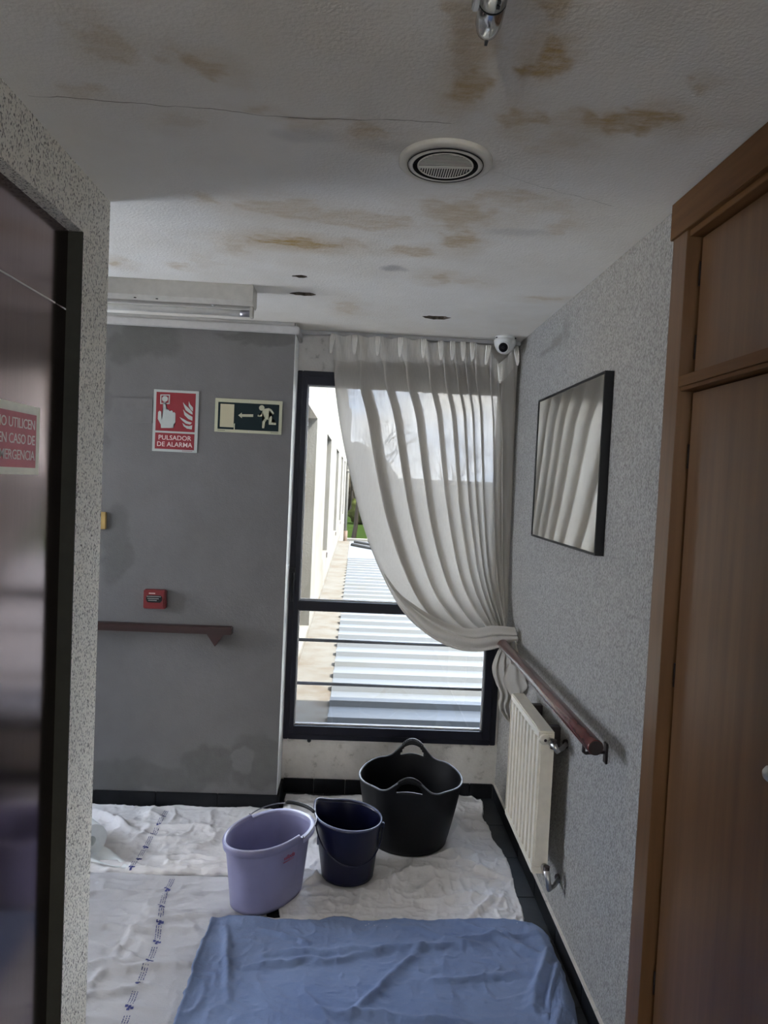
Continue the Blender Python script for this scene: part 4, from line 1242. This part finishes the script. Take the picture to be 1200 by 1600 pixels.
jit = np.interp(c, np.arange(NC + 1), [.9, 1.1, .95, 1.05, .9, 1.15, 1.0, 1.1, .9, .8, .7, .8])
P = np.zeros((nv, nu, 3))
pu = [(p - PLE[0]) / (PLE[-1] - PLE[0]) for p in PLE]
for j in range(nv):
    A = ampA[j]
    wander = .10 * (fbm(c * .9, np.full_like(c, hl[j] * 2.5), 4) - .5) * sstep(.1, .4, hl[j])
    cc = c - A * jit * np.sin(2 * PI * c) + wander * np.minimum(1, np.minimum(c, NC - c) * 2)
    uu = np.interp(cc, np.arange(NC + 1), pu)
    uu = np.where(cc < 0, cc * .06 * (pu[1] - pu[0]), uu); uu = np.where(cc > NC, 1 + (cc - NC) * (pu[-1] - pu[-2]), uu)
    # nested strands: the outer ones sag along the swoop, the inner ones hang straighter
    q = uu[:, None]
    ease = np.sign(q) * np.abs(q) ** .80
    P[j] = Lp[j] * (1 - ease) + Rp[j] * ease
    if j < nv:                                    # at the very top follow the rail exactly
        k = 1 - sstep(0, .25, hl[j]); P[j, :, 0] = P[j, :, 0] * (1 - k) + (PLE[0] + uu * (PLE[-1] - PLE[0]) + (Lp[j, 0] - Lp[0, 0]) * (1 - uu) + (Rp[j, 0] - Rp[0, 0]) * uu) * k
    Bm = .020 * (.35 + .65 * sstep(.02, .14, hl[j])) * (1 - .35 * sstep(.7, 1, hl[j]))
    P[j, :, 1] += -Bm * np.sin(2 * PI * c) * jit + .006 * np.cos(4 * PI * c) - .010
    P[j, :, 1] += .012 * (fbm(c * 2.3, np.full_like(c, hl[j] * 6), 17) - .5)
    dz = np.interp(cc, np.arange(NC + 1), DROP) + .010 * np.abs(np.sin(PI * c)) ** 2
    dz = np.where((c > 3.9) & (c < 5.1), dz + .012 * np.abs(np.sin(PI * c)), dz)
    P[j, :, 2] -= dz * (1 - sstep(0, .8, hl[j]))
    # bunching near the tie
    kk = sstep(.80, 1, hl[j])
    P[j, :, 2] += kk * .012 * np.sin(c * 5.1 + 3 * hl[j]); P[j, :, 1] += kk * .020 * np.sin(c * 3.7 + 1)
P[..., 1] = np.minimum(P[..., 1], D - .034)
P[..., 0] = np.minimum(P[..., 0], XR - .004)
MB().grid(P).build('drape', M['voile'], cu)
# header tape (the doubled hem at the top) and the three-finger pinch pleats
top = P[:9].copy(); top[..., 1] -= .0018
MB().grid(top).build('header_band', M['voile_header'], cu)
for k in range(NC + 1):
    x, z = PLE[k] + (.010 if k == 0 else 0), ZT - DROP[k] - .006
    lean = (-.010, 0, 0, 0, 0, .006, .0, .004, .0, -.012, .004, .012)[k]
    b = MB()
    for i_, o_ in enumerate((-.009, 0, .009)):
        b.tube([(x + o_, CY - .022, z), (x + o_ * .95 + lean * .3, CY - .031, z - .03), (x + o_ * .55 + lean * .8, CY - .032, z - .075), (x + o_ * .25 + lean, CY - .026, z - .096)], [.0042, .0052, .0046, .002], 8)
    b.build('pinch_pleat', M['pleat'], cu)
# bundle wrapped over the handrail
Q = []
for a in np.linspace(-1.1, 3.9, 40):
    row = []
    for w_ in np.linspace(0, 1, 16):
        r_ = .034 + .010 * math.sin(w_ * 9 + a) + .006 * math.cos(3 * a + 5 * w_)
        row.append((RX + .006 + r_ * math.cos(a) * 1.05, 3.335 + .13 * w_ + .012 * math.sin(2 * a), RZ + .008 + r_ * math.sin(a)))
    Q.append(row)
MB().grid(np.array(Q)).build('wrap', M['voile'], cu)
# tail hanging down behind the radiator
TL = smooth_poly([(.731, 3.36, .913), (.701, 3.35, .855), (.68, 3.35, .783), (.697, 3.34, .724), (.719, 3.33, .666), (.713, 3.33, .619), (.731, 3.32, .577), (.772, 3.3, .539)], 60)
TR = smooth_poly([(.774, 3.28, .936), (.778, 3.18, .876), (.793, 3.14, .829), (.795, 3.12, .776), (.794, 3.16, .72), (.788, 3.2, .678), (.783, 3.22, .627), (.78, 3.27, .555)], 60)
cw = np.linspace(0, 1, 70)
P = np.zeros((60, 70, 3))
for j in range(60):
    s_ = np.clip(cw + .075 * np.sin(2 * PI * 4 * cw + j * .02) * (1 if j > 4 else .4), 0, 1)
    P[j] = TL[j] * (1 - s_[:, None]) + TR[j] * s_[:, None]
    P[j, :, 1] += .022 * np.cos(2 * PI * 4 * cw + j * .03) * (.4 + j / 80)
    P[j, :, 2] += .018 * (fbm(cw * 6, np.full(70, j / 9), 5) - .5) * j / 30
P[..., 0] = np.minimum(P[..., 0], XR - .006)
MB().grid(P).build('tail', M['voile'], cu)
FL1 = smooth_poly([(.729, 3.225, .835), (.712, 3.225, .762), (.736, 3.205, .715), (.755, 3.185, .683)], 30)
FL2 = smooth_poly([(.778, 3.15, .852), (.786, 3.12, .802), (.794, 3.10, .767), (.78, 3.12, .732)], 30)
P = np.stack([FL1 * (1 - s_) + FL2 * s_ + np.array([0, .012 * math.sin(9 * s_), .006 * math.sin(7 * s_)]) for s_ in np.linspace(0, 1, 24)])
MB().grid(P).build('tail_fold', M['voile'], cu)
# the leading edge rolled into a swag along the bottom
sL = smooth_poly([(.150, 3.56, 1.190), (.215, 3.55, 1.085), (.289, 3.535, .987), (.381, 3.51, .908), (.497, 3.47, .861), (.617, 3.42, .858), (.721, 3.37, .896), (.786, 3.33, .919)], 90)
sU = smooth_poly([(.152, 3.558, 1.198), (.226, 3.545, 1.108), (.302, 3.525, 1.053), (.388, 3.495, 1.007), (.49, 3.455, .970), (.588, 3.41, .962), (.672, 3.37, .990), (.775, 3.335, .992)], 90)
q_ = np.linspace(0, 1, 34); along = np.linspace(0, 1, 90)
P = np.stack([sL * (1 - a) + sU * a for a in q_])
for k, a in enumerate(q_):
    P[k, :, 1] += -.036 - .016 * math.sin(PI * a) - .007 * np.sin(2 * PI * (2.6 * a + .35 * along)) * sstep(.05, .5, along) + .022 * a ** 3
    P[k, :, 2] += .006 * np.sin(2 * PI * (1.7 * a + .6 * along)) * math.sin(PI * a)
MB().grid(P).build('swag', M['voile'], cu)

cr = tag(MB().box(-.325, XR - .004, 3.628, 3.648, H - .020, H - .001, .002).build('curtain_rail', M['cornice']), 'pale curtain rail fixed to the ceiling in front of the window', 'curtain rail')

# ================================================================== OUTDOORS
ZR = .20                                              # roof level outside, a little below the sill
t = thing('corrugated_roof', 'pale corrugated metal roof just outside the window', 'roof', (1.5, 9, ZR))
prof = []; y = DOUT + .06; per = .33
while y < 13.1:
    prof += [(y, 0), (y + per * .62, 0), (y + per * .70, .032), (y + per * .92, .032)]; y += per
prof.append((y, 0))
P = np.stack([np.array([(x, yy_, ZR + zz_) for yy_, zz_ in prof]) for x in (-.118, 1.1, 2.4, 3.7)])
MB().grid(P, False).build('sheet', M['roof'], t)
P = np.stack([np.array([(x, yy_, ZR) for yy_ in (y, 17.2)]) for x in (-.13, 3.7)])
MB().grid(P, False).build('far_sheet', M['roof'], t)
for k in range(9):
    x0 = -.10 + k * .52 - 1.2; pts = []
    for q in np.linspace(0, 1, 24):
        px_, py_ = x0 + 2.1 * q + .6, 17.0 - 3.4 * q
        if px_ > -.08 and px_ < 3.6: pts.append((px_, py_, ZR + .02))
    if len(pts) > 2:
        MB().tube([pts[0], pts[-1]], .05, 6).build('diagonal_rib', M['rib_pale'], t)
        p = pts[-1]; MB().box(p[0] - .07, p[0] + .09, p[1] - .05, p[1] - .02, ZR, ZR + .07).build('rib_end', M['black_plastic'], t)
for k in range(25):
    yk = DOUT + .35 + k * per
    MB().lathe([(0, .012), (.008, .012), (.010, 0)], 8, (-.112, yk, ZR)).build('roof_screw', M['dark_iron'], t)
t2 = MB().box(-.4095, -.112, DOUT + .03, 17.2, ZR - .1, ZR - .004)
tag(t2.build('gutter_ledge', M['gutter']), 'dirty beige ledge between sunlit facade and metal roof', 'ledge')
tag(MB().box(-.2, 3.8, 17.2, 17.45, -3, ZR + .05).build('roof_parapet', M['facade']), 'low pale parapet at far end of metal roof', 'parapet')

fa = thing('neighbouring_facade', 'sunlit cream facade with tall recesses along left of roof', 'building', (-1, 14, -3))
FX = -.41
b = MB()
seg = [(DOUT + .02, None), ]
recs = [(5.2, 6.82, .13), (9.0, 10.40, .06), (13.0, 14.58, .06), (16.9, 18.5, .06), (20.6, 22.0, .06)]
yprev = DOUT
ZL, ZS = 2.23, .62
for y0, y1, dp in recs:
    b.box(FX - .3, FX, yprev, y0, -3, 4.2); b.box(FX - .3, FX, y0, y1, ZL, 4.2); b.box(FX - .3, FX, y0, y1, -3, ZS if y0 > 6 else .24); yprev = y1
b.box(FX - .3, FX, yprev, 24.5, -3, 4.2)
b.build('wall', M['facade'], fa)
for y0, y1, dp in recs: MB().box(FX - .29, FX - dp, y0, y1, ZS if y0 > 6 else .24, ZL).build('recess_panel', M['ext_wall'], fa)
MB().box(-6, FX - .3, DOUT + 1, 24.5, -3, 4.2).build('block', M['facade'], fa)
MB().tube([(FX + .05, 24.3, 4.1), (FX + .05, 24.3, ZR - .3)], .055, 14).build('downpipe', M['facade'], fa)
MB().tube([(FX + .05, 24.3, ZR - .9), (FX + .05, 24.3, ZR - .25)], .085, 14).build('pipe_foot', M['rust'], fa)
MB().tube([(FX + .05, 24.3, 1.95), (FX + .05, 24.3, 2.03)], .075, 14).build('pipe_collar', M['facade'], fa)
MB().box(FX, FX + .012, DOUT + .05, 24.4, ZR + .02, ZR + .035).build('joint_line', M['gutter'], fa)
for y0, y1, dp in recs[1:4]: MB().box(FX - .02, FX + .012, y1 - .12, y1 - .02, ZS - .09, ZS - .02).build('weep_hole', M['dark_iron'], fa)

struct(MB().box(-80, 120, 17.4, 190, -3.2, -3.0).build('lawn', M['grass']))
hg = []
rr = random.Random(3)
for k, (x, y, sx_, h_) in enumerate(((1.9, 78, 2.6, 3.0), (-8, 84, 3.6, 3.4), (9, 80, 3.2, 2.8), (17, 84, 3.6, 3.2), (26, 82, 4, 2.6))):
    bm = bmesh.new(); bmesh.ops.create_icosphere(bm, subdivisions=4, radius=1)
    for w in bm.verts:
        n_ = 1 + .35 * (float(fbm(w.co.x * 4 + k, w.co.z * 4 + w.co.y * 3, k)) - .5) * 2
        w.co = Vector((x + w.co.x * sx_ * n_, y + w.co.y * 2 * n_, -3 + max(0, w.co.z * .6 + .4) * h_ * n_))
    o = MB().bm(bm, True).build('round_bush', M['bush'])
    tag(o, ('yellow-green bush beside the nearest bare tree beyond the lawn', 'wide bush beyond the lawn hidden behind the cream facade', 'bush behind the left edge of the far white building', 'wide bush behind the middle of the far white building', 'rightmost bush, behind the right end of the far white building')[k], 'bush', 'bushes beyond the lawn')


def bare_tree(x, y, hgt, seed, label):
    rr = random.Random(seed)
    t = thing('bare_tree', label, 'tree', (x, y, -3), 'bare trees on the lawn')
    trunk, tw = MB(), MB()
    def grow(p, d, L, r, lev):
        q = p + d * L; mid = (p + q) / 2 + Vector((rr.uniform(-1, 1), rr.uniform(-1, 1), 0)) * L * .06
        (trunk if lev < 2 else tw).tube([p, mid, q], [r, r * .85, r * .68], 8 if lev < 2 else 3, caps=False, smooth=lev < 2)
        if lev >= 7: return
        for _ in range(2 if lev == 0 else rr.choice((2, 3, 3))):
            a = rr.uniform(0, 2 * PI); sp = rr.uniform(.35, .85)
            nd = (d + Vector((math.cos(a), math.sin(a), rr.uniform(-.25, .35))) * sp).normalized()
            grow(p.lerp(q, rr.uniform(.55, 1.0)) if lev else q, nd, L * rr.uniform(.62, .82), r * .58, lev + 1)
    grow(Vector((x, y, -3)), Vector((rr.uniform(.0, .10), 0, 1)).normalized(), hgt * .34, .17, 0)
    trunk.build('trunk', M['bark'], t)
    o = tw.build('twigs', M['twig'], t); o['kind'] = 'stuff'
TREES = [(-.25, 46, 10, 'nearest bare tree on the lawn, its trunk beside the far facade corner'),
         (8.5, 66, 10, 'bare tree rising behind the left part of the far white building'),
         (21, 68, 10, 'bare tree rising behind the right end of the far white building'),
         (-1.0, 93, 10, 'most distant bare tree, seen between the facade corner and the nearest trunk')]
for k, (x, y, h_, lab) in enumerate(TREES): bare_tree(x, y, h_, 20 + k, lab)

# winter tree line closing the view
bm = bmesh.new()
rr = random.Random(12)
xs_ = np.linspace(-30, 75, 240); zs_ = np.linspace(0, 1, 26)
X_, T_ = np.meshgrid(xs_, zs_)
top_ = 6.3 + 5.5 * (fbm(X_ * .12, X_ * 0, 41) - .3) + 2.2 * (fbm(X_ * .9, X_ * 0 + 3, 42, 5) - .5)
top_ = top_ * (1 - sstep(1.0, 9.0, X_)) + (.2 + .5 * fbm(X_ * .9, X_ * 0, 44)) * sstep(1.0, 9.0, X_)
Yf = 108 - 3.5 * np.sin(PI * T_) - 3.0 * (fbm(X_ * .5, T_ * 9, 43, 5) - .3)
front = np.stack([X_, Yf, -3 + (top_ + 3) * T_], -1)
back = front[::-1].copy(); back[..., 1] = 116
b = MB().grid(np.concatenate([front, back])).build('tree_line', M['twig'])
tag(b, 'brown bare winter tree line closing the far edge of the lawn', 'tree line')

t = thing('far_building', 'low white building far behind the curtain on the right', 'building', (8, 44, -3))
MB().box(3.0, 16, 42, 50, -3, 1.0).build('wall', M['far_white'], t)
MB().prism([(41.6, 1.0), (50.4, 1.0), (46, 2.0)], 0, 2.7, 16.3).build('roof', M['far_roof'], t)
